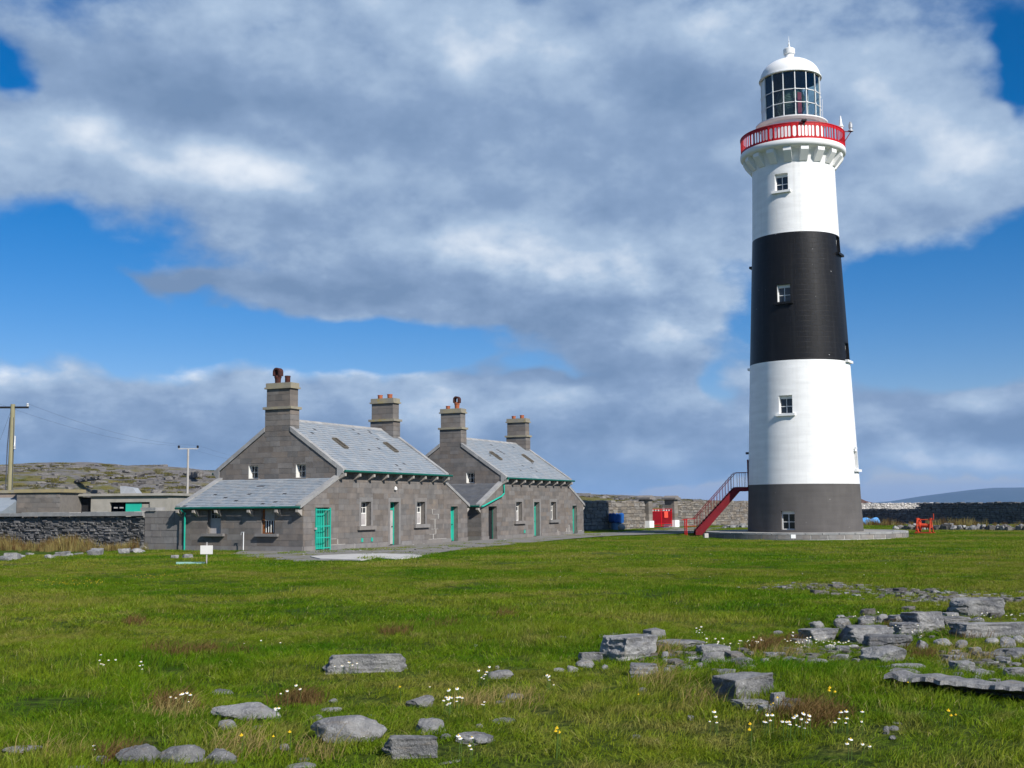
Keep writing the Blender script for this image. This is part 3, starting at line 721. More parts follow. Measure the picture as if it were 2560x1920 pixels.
    MB().box(fo['door'][0] - 0.1, fo['door'][1] + 0.1, -0.22, 0.40, -0.1, 0.05).build('doorstep', M_DRESS, H)
    MB().box(fo['rdoor'][0] - 0.05, fo['rdoor'][1] + 0.05, -0.14, 0.36, -0.1, 0.05).build('doorstep', M_DRESS, H)
    o = fo['gate']
    if first:
        panel_door(o, 'side', 0.32, M_TEAL, M_TEAL)
        g = MB(); yb = -0.06
        g.bar((o[0], yb, 0.06), (o[0], yb, 2.05), 0.045, 0.045).bar((o[1] + 0.04, yb, 0.0), (o[1] + 0.04, yb, 2.08), 0.06, 0.06)
        for z in (0.12, 0.62, 1.18, 1.98): g.bar((o[0], yb, z), (o[1] + 0.04, yb, z), 0.05, 0.02, (0, 1, 0))
        gt = g.build('barred_gate', M_TEAL, H)
        for k in range(1, 8):
            x = o[0] + (o[1] - o[0] + 0.04) * k / 8; MB().tube([(x, yb, 0.08), (x, yb, 2.02)], 0.014, 6).build('bar', M_TEAL, gt)
        MB().box(o[0] - 0.10, o[0] + 0.02, -0.11, -0.03, 1.02, 1.12).build('padlock', M_GALV, gt)
    else: panel_door(o, 'side', 0.30, M_BLACKI, M_DTEAL)
    # --- main roof
    def slates(mb, s0, s1, P, n_rows, exposure, r, miss, clusters):
        """P(s, d) -> point on the roof plane, d along slope from the eave; thin slates lapped in staggered rows"""
        wdt = 0.24
        for i in range(n_rows):
            off = (i % 2) * wdt / 2; x = s0 - off
            while x < s1 - 0.02:
                a, b_ = max(x, s0), min(x + wdt, s1); x += wdt
                if b_ - a < 0.04: continue
                cx = (a + b_) / 2; d0 = i * exposure; d1 = d0 + exposure * 1.35
                pm = miss
                for (cs, cd, cr_) in clusters:
                    if (cx - cs) ** 2 + ((d0 - cd) * 1.0) ** 2 < cr_ ** 2: pm = 0.11
                if r.random() < pm: continue
                j = r.uniform(-0.006, 0.012); lift = 0.030 + r.uniform(0, 0.010)
                a2, b2 = a + 0.003, b_ - 0.003
                q = [P(a2, d0 + j, lift - 0.012), P(b2, d0 + j, lift - 0.012), P(b2, d1, 0.004), P(a2, d1, 0.004), P(a2, d0 + j, lift), P(b2, d0 + j, lift), P(b2, d1, 0.012), P(a2, d1, 0.012)]
                mb.hexa(q)
    cs, sn = 1 / math.hypot(1, 0.68), 0.68 / math.hypot(1, 0.68)
    slope_len = (W / 2 + 0.32) / cs
    for side in (0, 1):
        def P(s, d, h, side=side):
            y = -0.32 + d * cs - h * sn; z = 4.13 - 0.32 * 0.68 + d * sn + h * cs
            return (s, y if side == 0 else W - y, z)
        ub = MB(); a, b_ = 3.12, 13.88
        ub.hexa([P(a, 0.02, -0.09), P(b_, 0.02, -0.09), P(b_, slope_len - 0.01, -0.09), P(a, slope_len - 0.01, -0.09), P(a, 0.02, 0), P(b_, 0.02, 0), P(b_, slope_len - 0.01, 0), P(a, slope_len - 0.01, 0)])
        rf = ub.build('roof', M_UNDER, H)
        sb = MB(); cl = [(r.uniform(3.6, 13), r.uniform(0.3, 4.6), r.uniform(0.25, 0.6)) for _ in range(9 if first else 3)]
        slates(sb, 3.24, 13.76, P, int((slope_len - 0.1) / 0.22), 0.22, r, 0.006, cl)
        tag(sb.build('slates', M_SLATE, rf), kind='stuff')
        if side == 0:
            for cx in (6.0, 11.2):     # skylights
                f = MB()
                for (a, b_, c, d) in ((cx - 0.2, cx + 0.2, 2.25, 2.31), (cx - 0.2, cx + 0.2, 3.16, 3.22), (cx - 0.2, cx - 0.15, 2.31, 3.16), (cx + 0.15, cx + 0.2, 2.31, 3.16)):
                    f.hexa([P(a, c, 0.03), P(b_, c, 0.03), P(b_, d, 0.03), P(a, d, 0.03), P(a, c, 0.13), P(b_, c, 0.13), P(b_, d, 0.13), P(a, d, 0.13)])
                k = f.build('skylight', mat('rusty_skylight', (0.12, 0.105, 0.085), (0.17, 0.145, 0.11), 6, 0.9), H)
                MB().hexa([P(cx - 0.15, 2.31, 0.04), P(cx + 0.15, 2.31, 0.04), P(cx + 0.15, 3.16, 0.04), P(cx - 0.15, 3.16, 0.04), P(cx - 0.15, 2.31, 0.07), P(cx + 0.15, 2.31, 0.07), P(cx + 0.15, 3.16, 0.07), P(cx - 0.15, 3.16, 0.07)]).build('pane', M_GLASSD, k)
    # coping stones along both gables
    ny = 5
    for (s0, s1) in ((2.93, 3.24), (13.76, 14.07)):
        for side in (0, 1):
            for i in range(ny):
                y0 = -0.30 + (W / 2 - 0.50) * i / ny; y1 = -0.30 + (W / 2 - 0.50) * (i + 1) / ny
                z0, z1 = 4.13 + 0.68 * y0, 4.13 + 0.68 * y1
                f = (lambda y: y) if side == 0 else (lambda y: W - y)
                g = 0.006
                MB().hexa([(s0, f(y0 + g), z0 - 0.12), (s1, f(y0 + g), z0 - 0.12), (s1, f(y1 - g), z1 - 0.12), (s0, f(y1 - g), z1 - 0.12), (s0, f(y0 + g), z0 + 0.12), (s1, f(y0 + g), z0 + 0.12), (s1, f(y1 - g), z1 + 0.12), (s0, f(y1 - g), z1 + 0.12)]).build('coping_stone', M_COPE, H)
            f = (lambda y: y) if side == 0 else (lambda y: W - y)
            MB().prism([(f(-0.31), 3.90), (f(-0.31), 4.02), (f(0.05), 4.24), (f(0.05), 3.55), (f(-0.02), 3.55)], 0, s0 - 0.012, s1 + 0.012).build('kneeler_stone', M_COPE, H)
    # ridge tiles
    for i in range(18):
        a = 3.80 + i * (9.4 / 18); MB().prism([(W / 2 - 0.16, roof_z(W / 2) - 0.07), (W / 2, roof_z(W / 2) + 0.075), (W / 2 + 0.16, roof_z(W / 2) - 0.07), (W / 2, roof_z(W / 2) - 0.02)], 0, a + 0.004, a + 9.4 / 18 - 0.004).build('ridge_tile', M_COPE, H)
    # --- wing roofs
    for side in (0, 1):
        cs2, sn2 = 1 / math.hypot(1, 0.45), 0.45 / math.hypot(1, 0.45); sl2 = (3.0 + 0.26) / cs2 - 0.02
        def P(y, d, h, side=side):
            s = -0.26 + d * cs2 - h * sn2; z = 2.25 - 0.26 * 0.45 + d * sn2 + h * cs2
            return (s if side == 0 else LEN - s, y, z)
        a, b_ = 0.12, W - 0.12
        rf = MB().hexa([P(a, 0.02, -0.07), P(b_, 0.02, -0.07), P(b_, sl2, -0.07), P(a, sl2, -0.07), P(a, 0.02, 0), P(b_, 0.02, 0), P(b_, sl2, 0), P(a, sl2, 0)]).build('wing_roof', M_UNDER, H)
        sb = MB(); cl = [(r.uniform(0.6, 7), r.uniform(0.2, 2.2), r.uniform(0.3, 0.6)) for _ in range(6 if first else 0)]
        slates(sb, 0.26, W - 0.26, P, int((sl2 - 0.08) / 0.20), 0.20, r, 0.006 if first else 0.0, cl)
        tag(sb.build('slates', M_SLATE if (first or side) else M_DSLATE, rf), kind='stuff')
        for (y0, y1) in ((-0.05, 0.26), (W - 0.26, W + 0.05)):
            for i in range(3):
                q0 = -0.28 + 3.27 * i / 3 + 0.005; q1 = -0.28 + 3.27 * (i + 1) / 3 - 0.005
                z0, z1 = 2.25 + 0.45 * q0, 2.25 + 0.45 * q1
                X = (lambda s: s) if side == 0 else (lambda s: LEN - s)
                MB().hexa([(X(q0), y0, z0 - 0.07), (X(q1), y0, z1 - 0.07), (X(q1), y1, z1 - 0.07), (X(q0), y1, z0 - 0.07), (X(q0), y0, z0 + 0.11), (X(q1), y0, z1 + 0.11), (X(q1), y1, z1 + 0.11), (X(q0), y1, z0 + 0.11)]).build('coping_stone', M_COPE, H)
        # gutter + brackets of the wing
        X = (lambda s: s) if side == 0 else (lambda s: LEN - s)
        MB().tube([(X(-0.31), -0.02, 2.10), (X(-0.31), W + 0.02, 2.10)], 0.06, 8).build('gutter', M_DTEAL, H, 40)
        for y in (0.12, 1.35, 3.0, 5.0, 6.4, W - 0.12):
            pb = [(X(0.01), 1.66), (X(0.01), 2.00), (X(-0.36), 2.00), (X(-0.36), 1.88), (X(-0.26), 1.84)]
            MB().prism(pb, 1, y - 0.075, y + 0.075).build('eave_bracket', M_WOODG, H)
    # --- main gutter with rafter feet
    MB().tube([(2.98, -0.40, 3.905), (14.35, -0.40, 3.885)], 0.062, 10).build('gutter', M_DTEAL, H, 40)
    MB().tube([(2.98, W + 0.40, 3.905), (14.35, W + 0.40, 3.885)], 0.062, 10).build('gutter', M_DTEAL, H, 40)
    for i in range(9):
        x = 3.05 + i * 1.3625
        MB().prism([(0.02, 3.46), (0.02, 3.80), (-0.40, 3.80), (-0.40, 3.66), (-0.30, 3.62)], 0, x - 0.075, x + 0.075).build('eave_bracket', M_WOODG, H)
    MB().box(3.0, 14.0, -0.02, 0.06, 3.80, 3.97).build('wall_plate', M_DRESS, H)
    # --- chimneys
    def chimney(s0, near):
        y0, y1 = W / 2 - 0.80, W / 2 + 0.80; s1 = s0 + 0.76; c = MB()
        st = MB().box(s0 + 0.01, s1 - 0.01, y0 + 0.01, y1 - 0.01, 5.3, 7.19).box(s0 + 0.045, s1 - 0.045, y0 + 0.06, y1 - 0.06, 7.33, 8.27).build('chimney', M_MORT, H)
        items = []
        for (a, b_, c0, c1, n) in ((s0, s1, 5.77, 7.19, 5), (s0 + 0.045, s1 - 0.045, 7.33, 8.27, 3)):
            iy0 = y0 if n == 5 else y0 + 0.06; iy1 = y1 if n == 5 else y1 - 0.06
            for k in range(n):
                za, zb = c0 + (c1 - c0) * k / n, c0 + (c1 - c0) * (k + 1) / n; m_ = 2 + (k % 2)
                for q in range(m_):
                    ya, yb = iy0 + (iy1 - iy0) * q / m_, iy0 + (iy1 - iy0) * (q + 1) / m_
                    o_ = link('stone_block', r.choice(ASHP), st); o_.location = ((a + b_) / 2, (ya + yb) / 2, (za + zb) / 2); o_.scale = (b_ - a + 0.024 + 0.002 * q, yb - ya - 0.01 + (0.024 if q in (0, m_ - 1) else 0), zb - za - 0.01)
        MB().box(s0 - 0.10, s1 + 0.10, y0 - 0.10, y1 + 0.10, 7.195, 7.325).build('chimney_band', M_CHCAP, H)
        MB().box(s0 - 0.055, s1 + 0.055, y0 - 0.045, y1 + 0.045, 8.275, 8.36).box(s0 + 0.0, s1 - 0.0, y0 + 0.01, y1 - 0.01, 8.362, 8.58).build('chimney_cap', M_CHCAP, H)
        sc = (s0 + s1) / 2
        def pot(y, h, rr, mt=M_TERRA):
            return MB().lathe([(rr * 0.92, 0), (rr, 0.02), (rr, h * 0.78), (rr * 1.1, h * 0.80), (rr * 1.1, h), (rr * 0.82, h), (rr * 0.80, h * 0.6), (0.0, h * 0.6)], 18, c=(sc, y, 8.58)).build('chimney_pot', mt, H, 40)
        def cowl(y):
            p = MB().lathe([(0.13, 0), (0.15, 0.02), (0.165, 0.28), (0.19, 0.30), (0.19, 0.44), (0.15, 0.44), (0.14, 0.2), (0, 0.2)], 18, c=(sc, y, 8.58)).build('chimney_pot', M_DTERRA if first else M_TERRA, H, 40)
            hd = MB(); n = 10
            for k in range(n):      # arched hood open on two sides
                a0, a1 = math.pi * k / n, math.pi * (k + 1) / n
                for rr in ((0.215, 0.125),):
                    pts = []
                    for xx in (-0.17, 0.17):
                        for (rad_, an) in ((rr[0], a0), (rr[0], a1), (rr[1], a1), (rr[1], a0)):
                            pts.append((sc + xx, y + rad_ * math.cos(an), 8.58 + 0.62 + rad_ * math.sin(an)))
                    hd.hexa([pts[0], pts[4], pts[5], pts[1], pts[3], pts[7], pts[6], pts[2]])
            for sg in (-1, 1): hd.box(sc - 0.17, sc + 0.17, y + sg * 0.17 - 0.045, y + sg * 0.17 + 0.045, 8.58 + 0.40, 8.58 + 0.62)
            hd.build('cowl', M_DTERRA, p)
        if near and first: cowl(W / 2 + 0.30); pot(W / 2 - 0.32, 0.38, 0.14, M_DTERRA)
        elif near: pot(W / 2 + 0.38, 0.22, 0.14); cowl(W / 2 - 0.30)
        else: pot(W / 2 + 0.36, 0.24 if first else 0.22, 0.145); pot(W / 2 - 0.32, 0.26, 0.15)
    chimney(2.985, True); chimney(13.255, False)
    # --- white repointing along some joints
    mp = MB()
    for (a, b_, z) in (((12.3, 13.0, 0.52), (12.5, 13.3, 0.81), (12.4, 13.1, 1.38), (12.6, 13.4, 1.66), (12.5, 13.0, 1.95), (12.2, 14.3, 0.245), (2.3, 2.8, 0.53), (2.25, 3.6, 0.245)) if first else ((11.9, 12.4, 0.25), (13.4, 14.7, 0.25), (15.9, 16.6, 0.25))): mp.box(a, b_, -0.034, 0.0, z - 0.007, z + 0.007)
    for (x, z0, z1) in (((12.7, 0.26, 0.52), (12.9, 0.83, 1.36), (13.3, 1.4, 1.64), (12.6, 1.68, 1.93), (13.0, 0.54, 0.79), (4.45, -0.02, 0.24), (2.9, 0.26, 0.52)) if first else ((12.0, -0.05, 0.4), (13.6, -0.05, 0.45), (14.1, 0.2, 0.7))): mp.box(x - 0.011, x + 0.011, -0.06, 0.0, z0, z1)
    mp.build('mortar_pointing', mat('white_mortar', (0.46, 0.44, 0.41), (0.56, 0.54, 0.50), 4, 0.9), H)
    # --- downpipes
    if first:
        MB().tube([(-0.31, W - 0.35, 2.08), (-0.30, W - 0.38, 1.98), (-0.10, W - 0.42, 1.86), (-0.09, W - 0.42, 0.0)], 0.045, 8).build('downpipe', M_TEAL, H, 50)
        for x in (5.10, 6.05): MB().box(x, x + 0.16, -0.045, 0.0, 0.30, 0.50).build('vent_cover', M_TEAL, H)
        MB().lathe([(0.07, 0.0), (0.09, 0.02), (0.09, 0.12), (0.03, 0.2), (0, 0.2)], 12, c=(8.43, -0.08, 3.0)).build('wall_lamp', M_WMET, H, 40)
    else:
        MB().tube([(3.10, -0.40, 3.88), (3.10, -0.33, 3.72), (3.10, -0.10, 3.55), (3.10, -0.09, 2.92), (2.75, -0.10, 2.74), (0.10, -0.13, 2.12), (-0.2, -0.14, 2.08)], 0.055, 8).build('downpipe', M_TEAL, H, 50)
        MB().box(6.3, 6.46, -0.045, 0.0, 0.30, 0.50).build('vent_cover', M_TEAL, H)
    return H
cottage('stone_cottage', HA, 'grey ashlar cottage with a barred teal gate and rusty barred window', True)
cottage('stone_cottage', HB, 'grey ashlar cottage with a teal drainpipe slanting across its front wall', False)

# ------------------------------------------------------------------ lighthouse
LX, LY = 20.13, 82.0
FACE = -math.atan2(LX, LY)          # local -Y looks at the viewer's ground
def tower_mat(name, c1, c2, rough, spec, speck=None):
    m = bpy.data.materials.new(name); m.use_nodes = True; t = m.node_tree; b = NB(t); bs = t.nodes['Principled BSDF']
    oc = b.node('ShaderNodeTexCoord').outputs['Object']; sx = b.node('ShaderNodeSeparateXYZ'); b.put(sx.inputs[0], oc)
    an = b.m('MULTIPLY', b.m('ARCTAN2', sx.outputs[1], sx.outputs[0]), 3.4)
    cv = b.node('ShaderNodeCombineXYZ'); b.put(cv.inputs[0], an); b.put(cv.inputs[1], sx.outputs[2])
    br = b.node('ShaderNodeTexBrick'); b.put(br.inputs['Vector'], cv.outputs[0]); br.inputs['Scale'].default_value = 1.0
    br.inputs['Brick Width'].default_value = 0.9; br.inputs['Row Height'].default_value = 0.36; br.inputs['Mortar Size'].default_value = 0.012; br.inputs['Mortar Smooth'].default_value = 0.6
    n = b.noise(b.vm('MULTIPLY', cv.outputs[0], (1, 0.35, 1)), 1.1, 6, 0.62)
    col = b.mix(b.sstep(n, 0.35, 0.7), c1, c2)
    blk = b.noise(b.vm('MULTIPLY', cv.outputs[0], (0.5, 2.78, 1)), 1.0, 1)
    hv = b.node('ShaderNodeHueSaturation'); b.put(hv.inputs['Color'], col); b.put(hv.inputs['Value'], b.rng(blk, 0.3, 0.7, 0.94, 1.05)); col = hv.outputs[0]
    stn = b.sstep(b.noise(b.vm('MULTIPLY', cv.outputs[0], (2.6, 0.10, 1)), 1.0, 5, 0.6), 0.50, 0.75)
    col = b.mix(b.m('MULTIPLY', stn, 0.16), col, (0.42, 0.39, 0.33) if c1[0] > 0.3 else (0.06, 0.058, 0.055))
    if speck:
        sp = b.sstep(b.noise(b.vm('MULTIPLY', cv.outputs[0], (1, 2.5, 1)), 3.3, 2, 0.5), 0.755, 0.775); col = b.mix(sp, col, speck)
    b.put(bs.inputs['Base Color'], col); bs.inputs['Roughness'].default_value = rough; bs.inputs['Specular IOR Level'].default_value = spec
    bn = b.node('ShaderNodeBump'); bn.inputs['Strength'].default_value = 0.35; bn.inputs['Distance'].default_value = 0.02
    b.put(bn.inputs['Height'], b.m('ADD', b.m('MULTIPLY', br.outputs['Fac'], -1.0), b.m('MULTIPLY', b.noise(oc, 8, 5, 0.6), 0.4))); b.put(bs.inputs['Normal'], bn.outputs[0])
    return m
M_TW = tower_mat('tower_white', (0.80, 0.80, 0.785), (0.84, 0.84, 0.83), 0.5, 0.3)
M_TB = tower_mat('tower_black', (0.008, 0.008, 0.009), (0.012, 0.011, 0.011), 0.45, 0.22, (0.5, 0.5, 0.48))
M_TG = tower_mat('tower_grey', (0.095, 0.088, 0.084), (0.113, 0.105, 0.100), 0.85, 0.2, (0.4, 0.39, 0.37))
def glass_mat():
    m = bpy.data.materials.new('lantern_glass'); m.use_nodes = True; t = m.node_tree; t.nodes.clear(); b = NB(t)
    tr = b.node('ShaderNodeBsdfTransparent'); tr.inputs[0].default_value = (0.82, 0.88, 0.88, 1)
    gl = b.node('ShaderNodeBsdfGlossy'); gl.inputs['Roughness'].default_value = 0.02
    lw = b.node('ShaderNodeLayerWeight'); lw.inputs[0].default_value = 0.5; frv = b.m('MULTIPLY_ADD', b.m('POWER', lw.outputs['Facing'], 4.0), 0.6, 0.04)
    wob = b.node('ShaderNodeTexNoise'); wob.inputs['Scale'].default_value = 0.7
    bn = b.node('ShaderNodeBump'); bn.inputs['Strength'].default_value = 0.05; b.put(bn.inputs['Height'], wob.outputs[0]); b.put(gl.inputs['Normal'], bn.outputs[0])
    mx = b.node('ShaderNodeMixShader'); b.put(mx.inputs[0], frv); b.put(mx.inputs[1], tr.outputs[0]); b.put(mx.inputs[2], gl.outputs[0])
    o = b.node('ShaderNodeOutputMaterial'); b.put(o.inputs[0], mx.outputs[0]); return m
M_LGLASS = glass_mat()
M_LENS = mat('lens_glass', (0.10, 0.16, 0.13), (0.26, 0.32, 0.27), 2.0, 0.08, spec=0.9, coat=0.6)
M_LENSR = mat('red_lens_shade', (0.22, 0.02, 0.03), (0.30, 0.03, 0.04), 3, 0.3)

def lighthouse():
    H = empty('lighthouse', (LX, LY, 0), FACE, 'tall lighthouse with white and black bands, red gallery railing and white dome', 'lighthouse')
    prof = [(3.885, 0.20), (3.82, 1.6), (3.75, 3.42), (3.635, 6.2), (3.52, 9.0), (3.41, 11.75), (3.275, 14.6), (3.14, 17.6), (3.00, 20.61), (2.92, 23.2), (2.86, 25.8)]
    def rad_at(z):
        return float(np.interp(z, [p[1] for p in prof], [p[0] for p in prof]))
    def pt(phi, r_, z):       # phi from the facing side, positive to the viewer's right
        a = rad(phi); return Vector((r_ * math.sin(a), -r_ * math.cos(a), z))
    wins = [(-16.5, 24.17, 'W', 1), (-16.5, 16.37, 'B', 1), (-16.5, 8.74, 'W', 1), (-16.5, 1.02, 'G', 1), (73.5, 19.95, 'B', 1), (73.5, 12.45, 'B', 1), (73.5, 5.0, 'W', 1), (-106.5, 19.6, 'B', 1), (-106.5, 12.3, 'W', 1)]
    WW, WH = 0.92, 1.24
    def frame_axes(phi): a = rad(phi); return Vector((math.sin(a), -math.cos(a), 0)), Vector((math.cos(a), math.sin(a), 0))
    def obox(mb, phi, rin, rout, x0, x1, z0, z1):
        n, t = frame_axes(phi)
        q = [n * rr + t * xx + Vector((0, 0, zz)) for zz in (z0, z1) for (rr, xx) in ((rout, x0), (rout, x1), (rin, x1), (rin, x0))]
        return mb.hexa(q)
    bands = [(0.20, 3.42, M_TG, 'grey tower base'), (3.42, 11.75, M_TW, 'lower white tower band'), (11.75, 20.61, M_TB, 'black tower band'), (20.61, 25.8, M_TW, 'upper white tower band')]
    for (z0, z1, mt, lb) in bands:
        zs = sorted(set([z0, z1] + [p[1] for p in prof if z0 < p[1] < z1])); pf = [(rad_at(z), z) for z in zs]
        me = MB().lathe(pf, 112).mesh('tower_band', mt)
        cuts = []
        for (phi, zc, _, _) in wins:
            if zc + WH / 2 < z0 or zc - WH / 2 > z1: continue
            r_ = rad_at(zc); cuts.append(obox(MB(), phi, r_ - 0.62, r_ + 0.4, -WW / 2, WW / 2, max(zc - WH / 2, z0 + 0.02), min(zc + WH / 2, z1 - 0.02) if zc + WH / 2 > z1 else zc + WH / 2))
        if cuts: me = boolean_cut(me, cuts)
        smooth_by(me, 30); o = link('tower_band', me, H); o['label'] = lb
    for (phi, zc, bnd, _) in wins:
        r_ = rad_at(zc); rr = rad_at(zc + WH / 2) - 0.26; z0, z1 = zc - WH / 2, zc + WH / 2; f = MB(); t = 0.06
        hood = z1 - 0.22
        obox(f, phi, rr - 0.06, rr + 0.02, -WW / 2, -WW / 2 + t, z0, z1); obox(f, phi, rr - 0.06, rr + 0.02, WW / 2 - t, WW / 2, z0, z1)
        obox(f, phi, rr - 0.06, rr + 0.02, -WW / 2 + t, WW / 2 - t, hood, z1); obox(f, phi, rr - 0.06, rr + 0.02, -WW / 2 + t, WW / 2 - t, z0, z0 + t)
        obox(f, phi, rr - 0.045, rr + 0.01, -0.02, 0.02, z0 + t, hood); zm = (z0 + hood) / 2; obox(f, phi, rr - 0.044, rr + 0.008, -WW / 2 + t, WW / 2 - t, zm - 0.02, zm + 0.02)
        w = f.build('window', M_WMET, H)
        obox(MB(), phi, rr - 0.04, rr - 0.03, -WW / 2 + t, WW / 2 - t, z0 + t, hood).build('pane', M_GLASSD, w)
        if bnd != 'G':
            lin = MB(); obox(lin, phi, rr, r_ - 0.10, -WW / 2 - 0.002, -WW / 2 + 0.03, z0, z1); lin.build('white_reveal', M_WMET, w)
            sl = MB(); obox(sl, phi, rr + 0.03, r_ + 0.18, -WW / 2 - 0.2, WW / 2 + 0.2, z0 - 0.15, z0 + 0.01); sl.build('sill', M_TW if (bnd == 'W' or zc == 12.45) else M_TB, H)
    # small bracket light on the shaft and a floodlight
    # gallery: cavetto, corbels, slab
    MB().lathe([(2.80, 25.45), (2.868, 25.46), (2.90, 25.85), (3.00, 26.2), (3.18, 26.45), (3.30, 26.50), (2.7, 26.50)], 96).build('gallery_cove', M_TW, H, 40)
    MB().lathe([(2.5, 26.47), (3.40, 26.47), (3.56, 26.52), (3.655, 26.62), (3.67, 26.74), (3.66, 26.90), (3.64, 26.94), (2.0, 26.94)], 112).build('gallery_floor', M_WHITE, H, 40)
    for k in range(18):
        phi = -6 + 20 * k; n, t = frame_axes(phi); w = 0.27; c = MB(); up = Vector((0, 0, 1))
        pf = [(2.82, 25.55), (2.95, 25.58), (3.30, 26.02), (3.46, 26.22), (3.47, 26.468), (2.82, 26.468)]
        vs = [n * a + t * sgn * w + up * z for sgn in (-1, 1) for (a, z) in pf]; m_ = len(pf)
        c.add(vs, [tuple(range(m_)), tuple(range(m_, 2 * m_))[::-1]] + [(i, (i + 1) % m_, m_ + (i + 1) % m_, m_ + i) for i in range(m_)])
        c.build('corbel', M_WHITE, H)
    # railing: 14 bays, each a five-slot panel and a one-slot panel between posts
    def cyl(mb, a0, a1, r0, r1, z0, z1):
        q = []
        for z in (z0, z1):
            for (a, rr) in ((a0, r1), (a1, r1), (a1, r0), (a0, r0)): q.append(pt(a, rr, z))
        mb.hexa(q)
    ZB, ZT = 26.945, 28.03; R0, R1 = 3.585, 3.62
    def zcurve(a0, a1, slots):
        mb = MB(); pw = (a1 - a0) / slots; hw = pw * 0.36; hm = math.radians(hw) * 3.6
        for s in range(slots):
            c = a0 + pw * (s + 0.5); xs = [-pw / 2, -hw, -hw * 0.8, -hw * 0.45, 0, hw * 0.45, hw * 0.8, hw, pw / 2]
            for i in range(8):
                if i in (0, 7): cyl(mb, c + xs[i], c + xs[i + 1], R0, R1, ZB, ZT); continue
                def arc(x): return hm * math.sqrt(max(0, 1 - (x / hw) ** 2))
                top = ZT - 0.17 - hm; bot = ZB + 0.14 + hm
                h0, h1 = arc(xs[i]), arc(xs[i + 1])
                for (za0, za1, zz) in ((top + h0, top + h1, ZT), (bot - h0, bot - h1, ZB)):
                    q = [pt(c + xs[i], R1, za0), pt(c + xs[i + 1], R1, za1), pt(c + xs[i + 1], R0, za1), pt(c + xs[i], R0, za0), pt(c + xs[i], R1, zz), pt(c + xs[i + 1], R1, zz), pt(c + xs[i + 1], R0, zz), pt(c + xs[i], R0, zz)]
                    mb.hexa(q)
        return mb
    per = 360 / 14
    for k in range(14):
        a = 2.8 + per * k
        zcurve(a - 2.6, a + 2.6, 1).build('railing_panel', M_REDP, H); zcurve(a + 3.5, a + per - 3.5, 5).build('railing_panel', M_REDP, H)
        for q in (a - 3.05, a + 3.05):
            p = MB(); cyl(p, q - 0.45, q + 0.45, 3.565, 3.645, ZB, ZT + 0.01); p.build('railing_post', M_REDP, H)
    hr = MB(); hr.lathe([(3.555, ZT + 0.012), (3.65, ZT + 0.012), (3.65, ZT + 0.06), (3.555, ZT + 0.06), (3.555, ZT + 0.012)], 112, cap=False); hr.build('handrail', M_REDP, H)
    # lantern
    MB().lathe([(2.15, 26.942), (2.15, 28.80), (2.0, 28.80)], 80, cap=False).build('lantern_base', M_WHITE, H, 30)
    for k in range(16):
        a = -2.4 + 22.5 * k; j = MB(); cyl(j, a - 0.35, a + 0.35, 2.14, 2.165, 26.95, 28.78); j.build('panel_joint', M_WHITE, H)
    MB().lathe([(2.0, 28.80), (2.30, 28.80), (2.52, 28.90), (2.52, 28.98), (2.0, 29.02)], 96, cap=False).build('lantern_ledge', M_WMET, H, 30)
    MB().lathe([(0.0, 28.95), (2.05, 28.95)], 64, cap=False).build('lantern_floor', M_BLACKI, H)
    RG = 2.06
    for k in range(16):
        phi = 8.9 + 22.5 * k
        m_ = MB(); obox(m_, phi, RG - 0.05, RG + 0.035, -0.028, 0.028, 29.0, 32.32); m_.build('glazing_bar', M_WMET, H)
        for zk in (30.05, 31.0):
            h = MB(); obox(h, phi, RG - 0.02, RG + 0.07, -0.05, 0.05, zk - 0.05, zk + 0.05); h.build('handhold', M_WMET, H)
    for zk in (30.05, 31.0, 32.30):
        for k in range(16):
            a0, a1 = 8.9 + 22.5 * k, 8.9 + 22.5 * (k + 1); b_ = MB(); b_.bar(pt(a0, RG, zk), pt(a1, RG, zk), 0.04, 0.045); b_.build('glazing_bar', M_WMET, H)
    for k in range(16):
        a0, a1 = 8.9 + 22.5 * k, 8.9 + 22.5 * (k + 1); mid = ((a0 + a1) / 2 + 180) % 360 - 180
        for (z0, z1) in ((29.02, 30.05), (30.05, 31.0), (31.0, 32.3)):
            mt = M_WMET if -130 < mid < -62 else M_LGLASS
            p = MB(); p.add([pt(a0, RG - 0.01, z0), pt(a1, RG - 0.01, z0), pt(a1, RG - 0.01, z1), pt(a0, RG - 0.01, z1), pt(a0, RG - 0.02, z0), pt(a1, RG - 0.02, z0), pt(a1, RG - 0.02, z1), pt(a0, RG - 0.02, z1)], [(0, 1, 2, 3), (7, 6, 5, 4), (0, 4, 5, 1), (1, 5, 6, 2), (2, 6, 7, 3), (3, 7, 4, 0)])
            p.build('pane', mt, H)
    cu = MB()
    for k in range(10):
        a0 = -64 + 2.8 * k; cyl(cu, a0, a0 + 2.8, 1.90, 1.93, 29.0, 32.2)
    cu.build('blackout_curtain', M_BLACKI, H)
    cu = MB()
    for k in range(7):
        a0 = 158 + 9 * k; cyl(cu, a0, a0 + 9, 1.90, 1.93, 29.0, 32.2)
    cu.build('blackout_curtain', M_BLACKI, H)
    MB().lathe([(0.0, 32.24), (2.05, 32.24)], 64, cap=False).build('lantern_ceiling', M_BLACKI, H)
    # lens: stacked prism rings
    pf = [(0.0, 28.96), (0.55, 28.96), (0.55, 29.5), (0.82, 29.55)]
    for i in range(16):
        t_ = i / 15; z = 29.6 + 1.9 * t_; rr = 0.55 + 0.42 * math.sin(math.pi * (0.12 + 0.76 * t_)); pf += [(rr, z), (rr + 0.05, z + 0.05), (rr, z + 0.10)]
    pf += [(0.45, 31.62), (0.2, 31.8), (0.0, 31.85)]
    MB().lathe(pf, 40).build('lens', M_LENS, H, 30)
    fr = MB()
